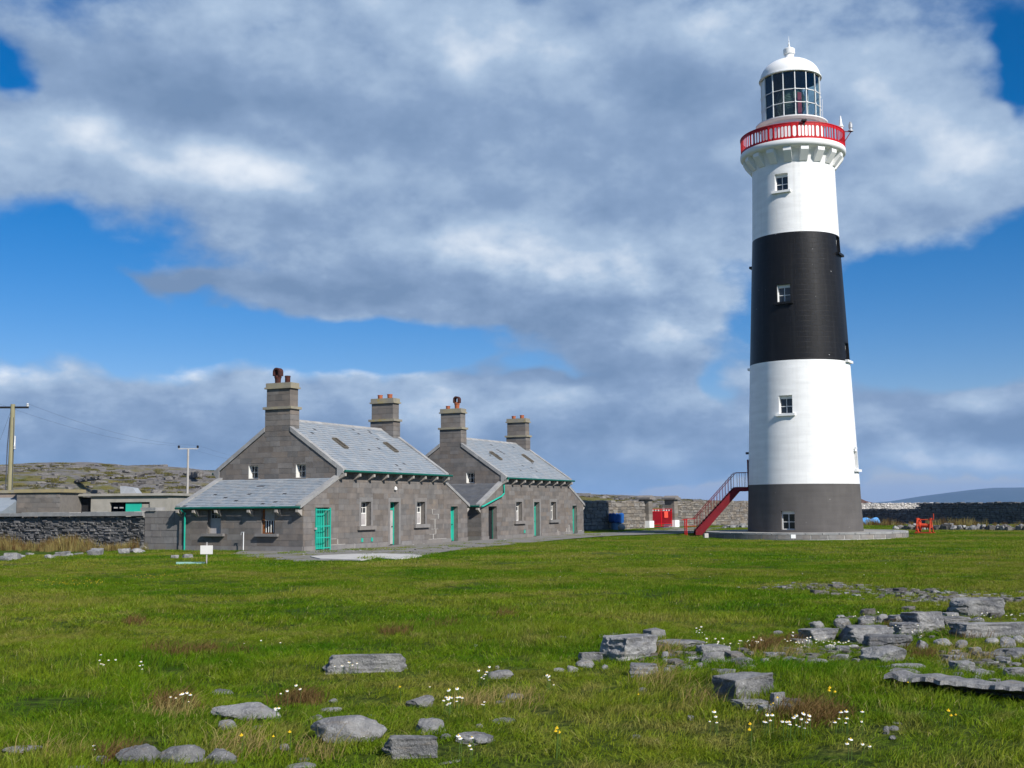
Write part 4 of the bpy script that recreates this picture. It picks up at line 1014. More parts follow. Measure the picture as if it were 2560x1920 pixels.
    for k in range(8): fr.bar(pt(45 * k + 10, 0.98, 29.4), pt(45 * k + 10, 0.98, 31.5), 0.045, 0.045)
    fr.build('lens_frame', M_BLACKM, H)
    rs = MB(); cyl(rs, 20, 34, 1.30, 1.33, 29.1, 31.0); rs.build('red_shade', M_LENSR, H)
    # dome, vent, finial
    pf = [(2.05, 32.30), (2.20, 32.30), (2.20, 32.37), (2.12, 32.40)]
    for i in range(1, 15): a = i / 15 * math.pi / 2; pf.append((2.10 * math.cos(a), 32.42 + 1.45 * math.sin(a)))
    pf += [(0.46, 33.84), (0.38, 33.91), (0.33, 34.05), (0.31, 34.28)]
    MB().lathe(pf, 80, cap=False).build('dome', M_WHITE, H, 40)
    MB().lathe([(0.30, 34.26), (0.40, 34.26), (0.41, 34.30), (0.41, 34.62), (0.37, 34.66), (0.10, 34.70), (0.0, 34.70)], 28).build('dome_vent', M_WMET, H, 30)
    MB().lathe([(0.09, 34.69), (0.10, 34.85), (0.05, 34.90), (0.09, 34.98), (0.05, 35.05), (0.025, 35.2), (0.05, 35.24), (0.02, 35.30), (0.008, 35.62), (0, 35.62)], 14).build('finial', M_WMET, H, 40)
    # aerial, lamp bracket and equipment on the gallery
    MB().tube([pt(66, 2.35, 28.98), pt(66, 2.35, 30.4)], 0.018, 6).build('aerial', M_WMET, H)
    br = MB(); br.bar(pt(78, 3.6, 28.02), pt(82, 4.15, 28.02), 0.06, 0.05); br.bar(pt(78, 3.65, 27.3), pt(82, 4.05, 28.0), 0.05, 0.05); br.build('lamp_bracket', M_REDST, H)
    c0 = pt(82, 4.05, 28.05); MB().lathe([(0.19, 0), (0.19, 0.08), (0.10, 0.10), (0.10, 0.22), (0.14, 0.25), (0.14, 0.52), (0.08, 0.58), (0.09, 0.66), (0, 0.70)], 16, c=c0).build('standby_lamp', M_GALV, H, 40)
    c0 = pt(76, 3.45, 28.09); MB().lathe([(0.13, 0), (0.15, 0.22), (0.20, 0.24), (0.20, 0.30), (0.13, 0.34), (0.06, 0.85), (0.03, 1.05), (0, 1.06)], 16, c=c0).build('fog_sensor', M_WMET, H, 40)
    fl = MB(); obox(fl, 13, 3.60, 3.85, -0.17, 0.17, 28.09, 28.20); obox(fl, 13, 3.62, 3.70, -0.05, 0.05, 27.8, 28.09); fl.build('floodlight', M_BLACKM, H)
    wl = MB(); obox(wl, -96, rad_at(5.7), rad_at(5.7) + 0.25, -0.06, 0.06, 5.6, 5.75); wl.build('wall_lamp', M_BLACKM, H)
    wl = MB(); obox(wl, 68, rad_at(5.85), rad_at(5.85) + 0.2, -0.1, 0.1, 5.75, 5.88); wl.build('junction_box', M_WMET, H)
    # entrance door behind the stair landing
    d = MB(); obox(d, -91, 3.70, 3.775, -0.5, 0.5, 3.15, 5.2); d.build('door', M_REDST, H)
    return H
lighthouse()

def platform():
    """round stone platform that carries the tower"""
    P = empty('round_platform', (LX, LY, 0), FACE, 'low round stone platform with pale joints round the tower foot', 'platform')
    R = 6.75; TOP = 0.24
    MB().lathe([(R - 0.012, -0.6), (R - 0.012, TOP - 0.15), (0.0, TOP - 0.15)], 96, cap=False).build('core', M_PJOINT, P, 30)
    MB().lathe([(R - 0.9, TOP - 0.145), (R - 0.9, TOP - 0.02), (0, TOP - 0.02)], 96, cap=False).build('paving', M_CONC, P, 30)
    r = random.Random(4)
    def wedge(a0, a1, r0, r1, z0, z1):
        mb = MB(); n = max(1, int((a1 - a0) / 3)); 
        for i in range(n):
            b0, b1 = a0 + (a1 - a0) * i / n, a0 + (a1 - a0) * (i + 1) / n
            q = [(rr * math.sin(rad(a)), -rr * math.cos(rad(a)), z) for z in (z0, z1) for (a, rr) in ((b0, r1), (b1, r1), (b1, r0), (b0, r0))]
            mb.hexa(q)
        return mb
    n = 40
    for k in range(n):
        a0, a1 = -180 + 360 * k / n, -180 + 360 * (k + 1) / n
        wedge(a0 + 0.16, a1 - 0.16, R - 0.9, R + 0.015, TOP - 0.11, TOP).build('cap_stone', M_COPE, P)
        wedge(a0 + 3.25, a1 + 2.75, R - 0.5, R + 0.012, TOP - 0.38, TOP - 0.125).build('stone_block', M_PLINTH, P)
    a = -180.0
    while a < 180:
        l = r.uniform(5.0, 10.0); b_ = min(a + l, 180)
        wedge(a + 0.28, b_ - 0.28, R - 0.5, R + 0.010, -0.5, TOP - 0.42).build('stone_block', M_PLINTH, P); a = b_
platform()

def staircase():
    """straight iron stair from the grass up to the tower door"""
    top_z = 3.30
    a = atY(1870, 1224, LY); n = Vector((math.cos(FACE), math.sin(FACE), 0))       # along the viewer's right
    tgt = Vector((LX, LY, 0)) - n * 3.78
    foot = atY(1737, 1331, LY + 0.9); foot = Vector((foot[0], foot[1], 0.0))
    St = empty('iron_staircase', foot, math.atan2((tgt - foot).y, (tgt - foot).x), 'red iron staircase with handrails leaning up to the tower door', 'staircase')
    L = (tgt - foot).length; Lf = L - 0.95; w = 0.85
    for sg in (-1, 1):
        y = sg * w / 2
        MB().prism([(0.0, 0.0), (0.42, 0.0), (Lf + 0.30, top_z - 0.30), (L, top_z - 0.30), (L, top_z), (Lf, top_z), (0.0, 0.30)], 1, y - 0.02, y + 0.02).build('stringer', M_REDST, St)
        rail = MB(); rail.tube([(-0.02, y, 1.15), (Lf + 0.05, y, top_z + 1.0), (L - 0.03, y, top_z + 1.0)], 0.024, 7); rail.build('handrail', M_REDST, St)
        nn = 14
        for k in range(nn):
            t = (k + 0.35) / nn; x = Lf * t; z = 0.15 + (top_z - 0.10) * t
            MB().tube([(x, y, z), (x, y, z + 1.02)], 0.015, 6).build('baluster', M_REDST, St)
        for x in (Lf + 0.28, Lf + 0.62, L - 0.06): MB().tube([(x, y, top_z), (x, y, top_z + 1.0)], 0.015, 6).build('baluster', M_REDST, St)
    ns = 17
    for k in range(ns):
        x = Lf * (k + 0.6) / ns; z = 0.28 + (top_z - 0.30) * (k + 0.6) / ns
        MB().box(x - 0.12, x + 0.12, -w / 2 + 0.022, w / 2 - 0.022, z - 0.03, z).build('tread', M_REDST, St)
    MB().box(Lf + 0.02, L - 0.02, -w / 2 + 0.022, w / 2 - 0.022, top_z - 0.06, top_z - 0.01).build('landing', M_REDST, St)
    MB().prism([(0.40, 0.01), (0.46, 0.01), (Lf + 0.31, top_z - 0.25), (Lf + 0.28, top_z - 0.25)], 1, -w / 2 + 0.022, w / 2 - 0.022).build('soffit', M_REDST, St)
    gt = MB()      # small guard gate at the foot
    gt.tube([(-0.62, -w / 2, 0.0), (-0.62, -w / 2, 1.12)], 0.04, 8).tube([(-0.62, w / 2, 0.0), (-0.62, w / 2, 1.12)], 0.04, 8)
    gt.tube([(-0.95, -w / 2, 1.05), (-0.62, -w / 2, 1.10), (0.0, -w / 2, 1.12)], 0.022, 6).tube([(-0.62, -w / 2, 0.62), (0.0, -w / 2, 0.62)], 0.022, 6)
    gt.build('guard_rail', M_REDP, St)
staircase()

# ------------------------------------------------------------------ perimeter walls and gate
def at_ground(u, Y, z=0.0):
    p = atY(u, 1300, Y); return Vector((p[0], Y, z))
GP = at_ground(1618, 108)                    # left gate pillar
GD = Vector((math.cos(rad(57)), math.sin(rad(57)), 0)); GN = Vector((GD.y, -GD.x, 0))
def gate_wall():
    p0 = GP - GD * 22; p1 = GP - GD * 0.35
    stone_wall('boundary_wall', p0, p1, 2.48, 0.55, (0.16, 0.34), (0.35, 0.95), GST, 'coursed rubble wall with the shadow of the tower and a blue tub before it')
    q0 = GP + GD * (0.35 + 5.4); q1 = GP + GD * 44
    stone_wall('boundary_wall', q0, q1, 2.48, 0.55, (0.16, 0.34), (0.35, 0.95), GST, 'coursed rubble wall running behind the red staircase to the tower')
    for i, t in enumerate((0.0, 5.4)):
        c = GP + GD * t
        e = empty('gate_pillar', c, math.atan2(GD.y, GD.x), ('square stone gate pillar with flat cap and white foot beside the blue tub', 'square stone gate pillar with flat cap and white foot, its shaded side over the red gate')[i], 'pillar', 'gate pillars')
        MB().box(-0.36, 0.36, -0.34, 0.62, -0.2, 2.62).build('shaft', M_CONC, e)
        for k in range(8):
            z0 = k * 0.327
            MB().box(-0.385, 0.385, -0.365, 0.645, z0 + 0.006, z0 + 0.321).build('stone_block', M_GATEST, e)
        MB().box(-0.60, 0.60, -0.60, 0.86, 2.625, 2.80).build('cap', M_DRESS, e)
        MB().prism([(-0.55, 2.802), (0.55, 2.802), (0.12, 2.99), (-0.12, 2.99)], 1, -0.5, 0.76).build('cap_top', M_DRESS, e)
        MB().box(-0.46, 0.46, -0.46, 0.72, -0.1, 0.68).build('white_foot', M_WHITE, e)
    # two-leaf gate
    g = empty('field_gate', GP + GD * 2.7 + GN * 0.1, math.atan2(GD.y, GD.x), 'red barred two-leaf gate with an orange-red notice panel', 'gate')
    for (x0, x1, lf) in ((-2.25, -0.03, 0), (0.03, 2.25, 1)):
        f = MB(); 
        for z in (0.16, 0.36, 1.52, 1.72): f.bar((x0, 0, z), (x1, 0, z), 0.05, 0.05)
        for x in (x0, x1): f.bar((x, 0, 0.12), (x, 0, 1.76), 0.06, 0.06)
        leaf = f.build('gate_leaf', M_REDP, g)
        MB().box(x0 + 0.03, x1 - 0.03, 0.026, 0.034, 0.38, 1.50).build('backing_sheet', M_REDGATE, leaf)
        for k in range(1, 14):
            x = x0 + (x1 - x0) * k / 14; MB().bar((x, 0, 0.34), (x, 0, 1.54), 0.024, 0.024).build('bar', M_REDGATE, leaf)
        for k in range(1, 4):
            x = x0 + (x1 - x0) * k / 4; MB().lathe([(0.085, -0.015), (0.085, 0.015), (0.055, 0.015), (0.055, -0.015), (0.085, -0.015)], 14, c=(0, 0, 0), cap=False).build('ring', M_WMET, leaf).matrix_local = Matrix.Translation((x, 0, 1.62)) @ Matrix.Rotation(math.pi / 2, 4, 'X')
    MB().box(0.55, 1.35, -0.06, -0.045, 0.92, 1.50).build('notice_panel', M_ORED, g)
gate_wall()

def right_wall():
    a = at_ground(2120, 131); b_ = at_ground(2760, 104); L = (b_ - a).length
    def hf(s): return 1.55 if s < 9.9 else 2.14
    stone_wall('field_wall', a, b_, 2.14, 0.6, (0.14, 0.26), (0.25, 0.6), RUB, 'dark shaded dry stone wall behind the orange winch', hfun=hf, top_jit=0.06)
    # pale sunlit wall beyond the low stretch
    c = at_ground(2080, 150); d = at_ground(2345, 160)
    stone_wall('pale_stone_wall', c, d, 2.16, 0.6, (0.14, 0.24), (0.25, 0.5), PAL, 'pale sunlit stone wall showing above the low dark wall', corem=M_PALEST)
    # ruined hut roof beyond
    p = at_ground(2135, 175)
    e = empty('ruined_hut', p, rad(10), 'small dark ruined hut top beyond the pale wall', 'hut')
    MB().box(-2.2, 2.2, -1.5, 1.5, -0.3, 2.2).build('wall', M_RUBBLE, e)
    MB().prism([(-2.4, 2.2), (2.4, 2.2), (1.2, 2.5), (0.4, 2.85), (-0.5, 2.8), (-1.0, 2.45)], 1, -1.6, 1.6).build('roof', mat('rust_roof', (0.09, 0.05, 0.045), (0.13, 0.08, 0.07), 1, 0.9), e)
    # low line of loose stones
    e = empty('stone_row', at_ground(2240, 95), 0, 'low row of loose grey boulders along the grass beside the orange winch', 'stone row')
    r = random.Random(12)
    q0 = Vector((0, 0, 0)); q1 = at_ground(2760, 84) - at_ground(2240, 95)
    ms = [rock_mesh(900 + k, ['block', 'slab', 'boulder'][k % 3], 2, (M_HROCK, M_ROCK)[k % 2]) for k in range(10)]
    n = 92
    for k in range(n):
        t = (k + r.uniform(-0.2, 0.2)) / n; s = r.uniform(0.3, 0.75); c = q0.lerp(q1, t)
        o = link('stone', r.choice(ms), e); o.location = (c.x + r.uniform(-0.2, 0.2), c.y + r.uniform(-0.3, 0.3), s * 0.20); o.scale = (s, s * r.uniform(0.6, 1), s * r.uniform(0.6, 1.1)); o.rotation_euler = (r.uniform(-.2, .2), r.uniform(-.2, .2), r.uniform(0, 6))
        if r.random() < 0.35:
            s2 = s * 0.6; o = link('stone', r.choice(ms), e); o.location = (c.x + r.uniform(-0.2, 0.2), c.y, s * 0.55); o.scale = (s2, s2 * 0.8, s2 * 0.6); o.rotation_euler = (0, 0, r.uniform(0, 6))

# ------------------------------------------------------------------ rocks
_bm = bmesh.new(); bmesh.ops.create_icosphere(_bm, subdivisions=4, radius=1.0); _bm.verts.ensure_lookup_table()
ICO = {4: ([v.co.copy() for v in _bm.verts], [tuple(v.index for v in f.verts) for f in _bm.faces])}
_bm.free()
for _k in (2, 3):
    _bm = bmesh.new(); bmesh.ops.create_icosphere(_bm, subdivisions=_k, radius=1.0); _bm.verts.ensure_lookup_table()
    ICO[_k] = ([v.co.copy() for v in _bm.verts], [tuple(v.index for v in f.verts) for f in _bm.faces]); _bm.free()
def angular_rock(r, kind, sub, mt):
    """broken limestone: hull of a few corners, chipped edges, bedding steps and a rough skin"""
    bm = bmesh.new(); j = 0.34 if kind == 'block' else 0.48
    for sx in (-1, 1):
        for sy in (-1, 1):
            for sz in (-1, 1): bm.verts.new((sx * (1 - r.uniform(0, j)), sy * (1 - r.uniform(0, j)), sz * (1 - r.uniform(0, j * 0.7))))
    for _ in range(5):
        a = r.uniform(0, 6.283); bm.verts.new((math.cos(a) * r.uniform(0.85, 1.08), math.sin(a) * r.uniform(0.85, 1.08), r.uniform(-0.7, 0.75)))
    h = bmesh.ops.convex_hull(bm, input=list(bm.verts))
    bmesh.ops.delete(bm, geom=list({g for g in h['geom_interior'] + h['geom_unused'] if isinstance(g, bmesh.types.BMVert)}), context='VERTS')
    bmesh.ops.dissolve_limit(bm, angle_limit=rad(9), verts=list(bm.verts), edges=list(bm.edges))
    bmesh.ops.bevel(bm, geom=list(bm.edges), offset=0.045, segments=1, profile=0.5, affect='EDGES', clamp_overlap=True)
    bmesh.ops.triangulate(bm, faces=list(bm.faces))
    for _ in range({2: 1, 3: 2, 4: 3}[sub]):
        lim = {2: 0.7, 3: 0.32, 4: 0.17}[sub]
        es = [e for e in bm.edges if e.calc_length() > lim]
        if es: bmesh.ops.subdivide_edges(bm, edges=es, cuts=1); bmesh.ops.triangulate(bm, faces=list(bm.faces))
    bmesh.ops.recalc_face_normals(bm, faces=list(bm.faces)); bm.normal_update()
    off = Vector((r.uniform(0, 90), r.uniform(0, 90), r.uniform(0, 90)))
    for v in bm.verts:
        q = v.co * 1.2 + off; d = 0.06 * mnoise.noise(q * 1.5) + 0.045 * mnoise.noise(q * 4.3) + 0.028 * mnoise.noise(q * 9.7)
        d -= 0.05 * (math.sin(v.co.z * 11 + 3 * mnoise.noise(q)) > 0.45) * (1 - abs(v.normal.z))
        v.co += v.normal * d
    mx = [max(abs(v.co[i]) for v in bm.verts) for i in range(3)]
    for v in bm.verts: v.co = (v.co.x / mx[0] / 2, v.co.y / mx[1] / 2, v.co.z / mx[2] / 2)
    me = bpy.data.meshes.new('rock'); bm.to_mesh(me); bm.free(); me.materials.append(mt or M_ROCK); smooth_by(me, 20); return me
def rock_mesh(seed, kind, sub=3, mt=None):
    """weathered limestone lump in the cube -0.5..0.5: rounded, blocky or slabby, with broken facets"""
    r = random.Random(seed)
    if kind in ('block', 'slab'): return angular_rock(r, kind, sub, mt)
    vs, fs = ICO[sub]
    k = {'boulder': 2.4, 'block': 9.0, 'slab': 5.0, 'flat': 2.6}[kind]
    cuts = []
    for _ in range({'boulder': 8, 'block': 9, 'slab': 9, 'flat': 6}[kind]):
        n = Vector((r.gauss(0, 1), r.gauss(0, 1), r.gauss(0, 0.7))).normalized(); cuts.append((n, r.uniform(0.68, 0.92) * (1.0 if kind in ('boulder', 'flat') else 1.2)))
    tw = r.uniform(-0.25, 0.25); off = Vector((r.uniform(0, 90), r.uniform(0, 90), r.uniform(0, 90))); out = []
    for v in vs:
        m_ = (abs(v.x) ** k + abs(v.y) ** k + abs(v.z) ** k) ** (-1 / k); p = v * m_
        p.x += tw * p.z; p.z += 0.14 * tw * p.x
        for (n, d) in cuts:
            e = p.dot(n) - d
            if e > 0: p = p - n * e
        q = p * 1.3 + off
        am = 0.5 if kind in ('block', 'slab') else 1.0
        dsp = 0.13 * am * mnoise.noise(q) + 0.075 * am * mnoise.noise(q * 2.7) + 0.042 * mnoise.noise(q * 6.1) + 0.024 * mnoise.noise(q * 13)
        if kind in ('slab', 'block'): dsp += 0.03 * (1 if math.sin(q.z * 9 + 2 * mnoise.noise(q)) > 0.2 else 0) * (1 - abs(v.z))
        out.append(p + v * dsp)
    mx = [max(abs(p[i]) for p in out) for i in range(3)]
    me = bpy.data.meshes.new('rock'); me.from_pydata([(p.x / mx[0] / 2, p.y / mx[1] / 2, p.z / mx[2] / 2) for p in out], [], fs)
    me.materials.append(mt or M_ROCK); smooth_by(me, 24); return me
right_wall()

ROCKS = []       # (x, y, radius) footprints, kept free of grass
def place_rock(u0, u1, v0, v1, kind, label, group=None, seed=0, yaw=None, deep=0.75, sub=3, tilt=0.0):
    r = random.Random(seed * 13 + 5); uc = (u0 + u1) / 2
    P = on_ground(uc, v1 - 0.12 * (v1 - v0)); d = P.y
    w = (u1 - u0) / FPX * d; ap = (v1 - v0) / FPX * d; dep = (EYE - P.z) / d
    dp = w * deep if kind != 'flat' else min(w * 0.9, ap / max(dep, 0.05) * 0.8)
    dp = min(dp, 0.55 * ap / dep) if kind != 'block' else min(dp, 0.8 * ap / dep)
    dp = max(dp, w * 0.3)
    h = max(ap - dp * dep * 0.8, ap * 0.45)
    sink = 0.22 if kind != 'flat' else 0.35
    o = link('rock', rock_mesh(seed, kind, sub)); tag(o, label, 'rock', group)
    Ht = h / (1 - sink) * 1.06
    o.scale = (w * 1.06, dp, Ht); o.location = (P.x, P.y + dp * 0.45, gz1(P.x, P.y + dp * 0.45) + Ht * (0.5 - sink))
    o.rotation_euler = (0, tilt, r.uniform(0.1, 0.9) if yaw is None else yaw)
    ROCKS.append((P.x, P.y + dp * 0.45, w * 0.5, dp * 0.5)); return o
BIG = [
    (811, 1025, 1640, 1688, 'block', 'long flat-topped grey block with a daisy patch at its foot', 0.3, 0.12),
    (523, 693, 1760, 1808, 'boulder', 'low twin-humped brownish stone in the grass', 0.5, 0.05),
    (762, 956, 1796, 1868, 'boulder', 'large smooth pale boulder rounded like an egg', 0.55, -0.15),
    (957, 1089, 1846, 1904, 'block', 'squared rough grey block with pitted face and mossy top edge', 0.5, 0.15),
    (1137, 1239, 1832, 1868, 'flat', 'pale low stone with a peaked top beside the squared block', 0.8, 0.0),
    (277, 392, 1866, 1922, 'boulder', 'grey stone with rusty streaks touching a rounded pale stone', 0.7, 0.3),
    (390, 503, 1868, 1926, 'boulder', 'rounded pale stone with yellow lichen touching a rust-streaked stone', 0.7, -0.2),
    (504, 583, 1876, 1919, 'boulder', 'crumbly pinkish stone lying in straw-coloured grass', 0.7, 0.2),
    (1511, 1654, 1593, 1656, 'block', 'big cut stone block with a sloping stepped top', 0.75, 0.72),
    (1796, 1942, 1690, 1758, 'block', 'dark angular boulder propped on a broken slab', 0.7, 0.62),
    (1841, 1931, 1750, 1778, 'slab', 'broken slab wedged under the dark angular boulder', 0.8, 0.3),
    (1902, 1957, 1764, 1790, 'slab', 'small orange-tinged slab lying against the propping slab', 0.8, 0.1),
    (1932, 1966, 1736, 1775, 'block', 'dark broken stone leaning on the angular boulder', 0.8, 0.2),
    (1577, 1655, 1662, 1696, 'block', 'split grey stone beside a small white cobble', 0.7, 0.0),
    (1758, 1817, 1630, 1662, 'boulder', 'rounded bluish stone in front of a slanting slab with daisies', 0.8, 0.0),
    (1827, 1889, 1644, 1667, 'boulder', 'oval pale stone in the rubble with daisies behind', 0.8, 0.1),
    (1650, 1765, 1600, 1620, 'flat', 'thin pinkish slab lying flush in the turf with white flowers at one end', 0.8, 0.0),
    (1744, 1826, 1613, 1642, 'slab', 'slanting flat slab fringed with white daisies', 0.9, 0.3),
    (2004, 2093, 1574, 1610, 'slab', 'tilted thin slab with a dark undercut edge', 0.9, 0.5),
    (2115, 2240, 1567, 1613, 'slab', 'broad dark slab under a jagged pale slab', 0.9, 0.2),
    (2173, 2292, 1586, 1626, 'slab', 'jagged pale slab lying across a broad dark slab', 0.7, -0.3),
    (2156, 2277, 1617, 1662, 'flat', 'smooth flat-topped oval boulder with shaded base', 0.8, 0.0),
    (2240, 2310, 1561, 1594, 'block', 'dark square-ended block at the foot of a long sloping slab', 0.8, 0.2),
    (2274, 2364, 1535, 1584, 'slab', 'long sloping slab streaked white', 0.9, 0.5),
    (2395, 2518, 1499, 1547, 'slab', 'massive domed mottled boulder at the back of the rubble', 0.7, 0.0),
    (2354, 2432, 1543, 1570, 'slab', 'low grey slab before the massive domed boulder', 0.8, 0.1),
    (2395, 2600, 1561, 1600, 'slab', 'long pinkish lichen-spotted slab across the rubble', 0.35, 0.03),
    (2235, 2318, 1671, 1700, 'boulder', 'smooth bluish oval cobble in front of a flat beige stone', 0.7, 0.05),
    (2243, 2326, 1657, 1682, 'flat', 'flat beige stone behind a smooth bluish oval cobble', 0.8, 0.0),
    (2388, 2440, 1656, 1689, 'block', 'grey stone with sloping top at the head of a short cobble line', 0.8, 0.2),
    (2521, 2580, 1670, 1696, 'slab', 'dark undercut slab with shaded front', 0.8, 0.0),
    (2496, 2600, 1619, 1650, 'flat', 'wide low bluish slab half grown over', 0.8, 0.0),
    (1014, 1092, 1741, 1774, 'boulder', 'pale wedge-shaped stone with one daisy above it', 0.7, 0.1),
    (1033, 1112, 1799, 1840, 'flat', 'smooth grey stone sloping into grass beside the densest daisy clump', 0.8, -0.2),
    (1213, 1282, 1677, 1701, 'flat', 'low dark hump of stone alone in the green turf', 0.8, 0.0),
    (1449, 1504, 1633, 1662, 'block', 'pinkish square cobble next to the big cut stone block', 0.8, 0.2),
    (1440, 1487, 1652, 1673, 'boulder', 'rounded pinkish cobble in front of the pinkish square cobble', 0.8, 0.0),
]
for i, (a, b_, c, d, kd, lb, dp, yw) in enumerate(BIG):
    place_rock(a, b_, c, d, kd, lb, None, 100 + i, yw, dp, 4)
SMALL = [(515, 575, 1723, 1740), (543, 587, 1802, 1830), (625, 656, 1814, 1824), (772, 807, 1787, 1804), (820, 843, 1747, 1760), (795, 850, 1768, 1783), (908, 940, 1786, 1794), (1101, 1127, 1836, 1851), (697, 723, 1861, 1879), (743, 774, 1893, 1911), (706, 781, 1909, 1932), (0, 97, 1863, 1884), (275, 314, 1859, 1873), (232, 269, 1889, 1914), (166, 220, 1912, 1925), (1254, 1308, 1733, 1753), (1237, 1267, 1751, 1763), (1228, 1286, 1794, 1812), (1189, 1208, 1810, 1821), (1087, 1163, 1903, 1911), (1183, 1195, 1612, 1619), (1237, 1248, 1665, 1673), (1392, 1416, 1590, 1597), (1415, 1444, 1664, 1683), (1385, 1414, 1670, 1681), (1503, 1522, 1662, 1677), (1653, 1674, 1631, 1648), (1656, 1673, 1647, 1659), (1658, 1679, 1670, 1688), (1717, 1738, 1787, 1803), (1578, 1612, 1836, 1848), (1594, 1619, 1720, 1732), (2210, 2226, 1818, 1838), (2224, 2252, 1815, 1828), (2224, 2246, 1839, 1851), (2236, 2258, 1805, 1813)]
for i, (a, b_, c, d) in enumerate(SMALL):
    kd = ['flat', 'boulder', 'flat'][i % 3]
    place_rock(a, b_, c, d, kd, {'flat': 'small flat pale stone half sunk in the meadow grass', 'boulder': 'small rounded pale stone standing up out of the meadow grass'}[kd], {'flat': 'flat stones scattered in the meadow', 'boulder': 'rounded stones scattered in the meadow'}[kd], 300 + i, None, 0.75)
RUBL = [(1847, 1892, 1661, 1675), (1904, 1924, 1648, 1667), (1917, 1949, 1632, 1645), (1739, 1761, 1658, 1675), (1704, 1727, 1667, 1679), (1794, 1840, 1675, 1693), (2026, 2068, 1554, 1576), (2088, 2133, 1549, 1576), (2092, 2119, 1538, 1550), (1985, 2033, 1598, 1618), (2062, 2095, 1611, 1627), (2149, 2196, 1541, 1562), (2195, 2228, 1538, 1561), (2229, 2274, 1541, 1565), (2121, 2150, 1612, 1626), (2292, 2326, 1603, 1629), (2281, 2294, 1537, 1548), (2363, 2399, 1533, 1548), (2430, 2472, 1543, 1562), (2339, 2393, 1597, 1618), (2392, 2427, 1601, 1622), (2430, 2457, 1620, 1638), (2468, 2503, 1595, 1613), (2504, 2543, 1595, 1626), (2536, 2570, 1591, 1612), (2199, 2244, 1665, 1681), (2433, 2484, 1673, 1694), (2430, 2456, 1690, 1706), (2385, 2416, 1684, 1699), (2477, 2505, 1698, 1714), (2505, 2525, 1713, 1724), (1958, 2008, 1642, 1659), (2023, 2082, 1647, 1667), (1915, 1948, 1632, 1644), (1890, 1902, 1776, 1788), (1965, 1990, 1760, 1776), (1990, 2028, 1762, 1782), (2405, 2436, 1648, 1657), (2490, 2520, 1666, 1676), (2530, 2560, 1657, 1667), (1934, 1960, 1578, 1588), (1980, 2003, 1588, 1600)]
for i, (a, b_, c, d) in enumerate(RUBL):
    kd = ['boulder', 'block', 'flat', 'boulder'][i % 4]
    place_rock(a, b_, c, d, kd, {'boulder': 'rounded grey cobble lying loose among the larger rubble slabs', 'block': 'squared angular grey cobble among the larger rubble slabs', 'flat': 'thin flat grey stone lying among the larger rubble slabs'}[kd], {'boulder': 'rounded cobbles in the rubble spread', 'block': 'squared cobbles in the rubble spread', 'flat': 'flat stones in the rubble spread'}[kd], 400 + i, None, 0.8)
# long low ledge
def ledge():
    a = on_ground(2212, 1716); b_ = on_ground(2600, 1768)
    e = a.lerp(b_, 0.5); L = (b_ - a).length
    bm = bmesh.new(); n = 46; rows = []
    for i in range(n + 1):
        t = i / n; h = 0.15 + 0.03 * mnoise.noise(Vector((t * 9, 1, 0))) - 0.05 * t * (mnoise.noise(Vector((t * 4, 6, 0))) + 0.4)
        fr = 0.10 * mnoise.noise(Vector((t * 14, 3, 0))) ; dpt = 0.34 + 0.10 * mnoise.noise(Vector((t * 7, 9, 0))); zb = -0.12
        x = (t - 0.5) * L
        rows.append([bm.verts.new(p) for p in ((x, 0.34 + fr, zb), (x, 0.27 + fr, h * 0.25), (x, 0.14 + fr, h * 0.50), (x, fr - 0.02, h * 0.78), (x, fr * 0.9, h), (x, 0.12 + fr * 0.5, h * 1.04), (x, dpt, h * 0.95), (x, dpt + 0.12, zb))])
    for i in range(n):
        for j in range(7): bm.faces.new((rows[i][j], rows[i + 1][j], rows[i + 1][j + 1], rows[i][j + 1]))
    for rw in (rows[0], rows[-1]): bm.faces.new(rw)
    bmesh.ops.recalc_face_normals(bm, faces=bm.faces); me = bpy.data.meshes.new('rock_ledge'); bm.to_mesh(me); bm.free(); me.materials.append(M_ROCK); smooth_by(me, 30)
    o = link('rock_ledge', me); o.location = (e.x, e.y, min(gz1(a.x, a.y), gz1(b_.x, b_.y)) + 0.01); o.rotation_euler = (0, 0, math.atan2((b_ - a).y, (b_ - a).x))
    tag(o, 'long thin rock ledge with a dark undercut front edge', 'rock')
    for i in range(20): c = a.lerp(b_, i / 19); ROCKS.append((c.x, c.y + 0.2, 0.12, 0.2))
ledge()

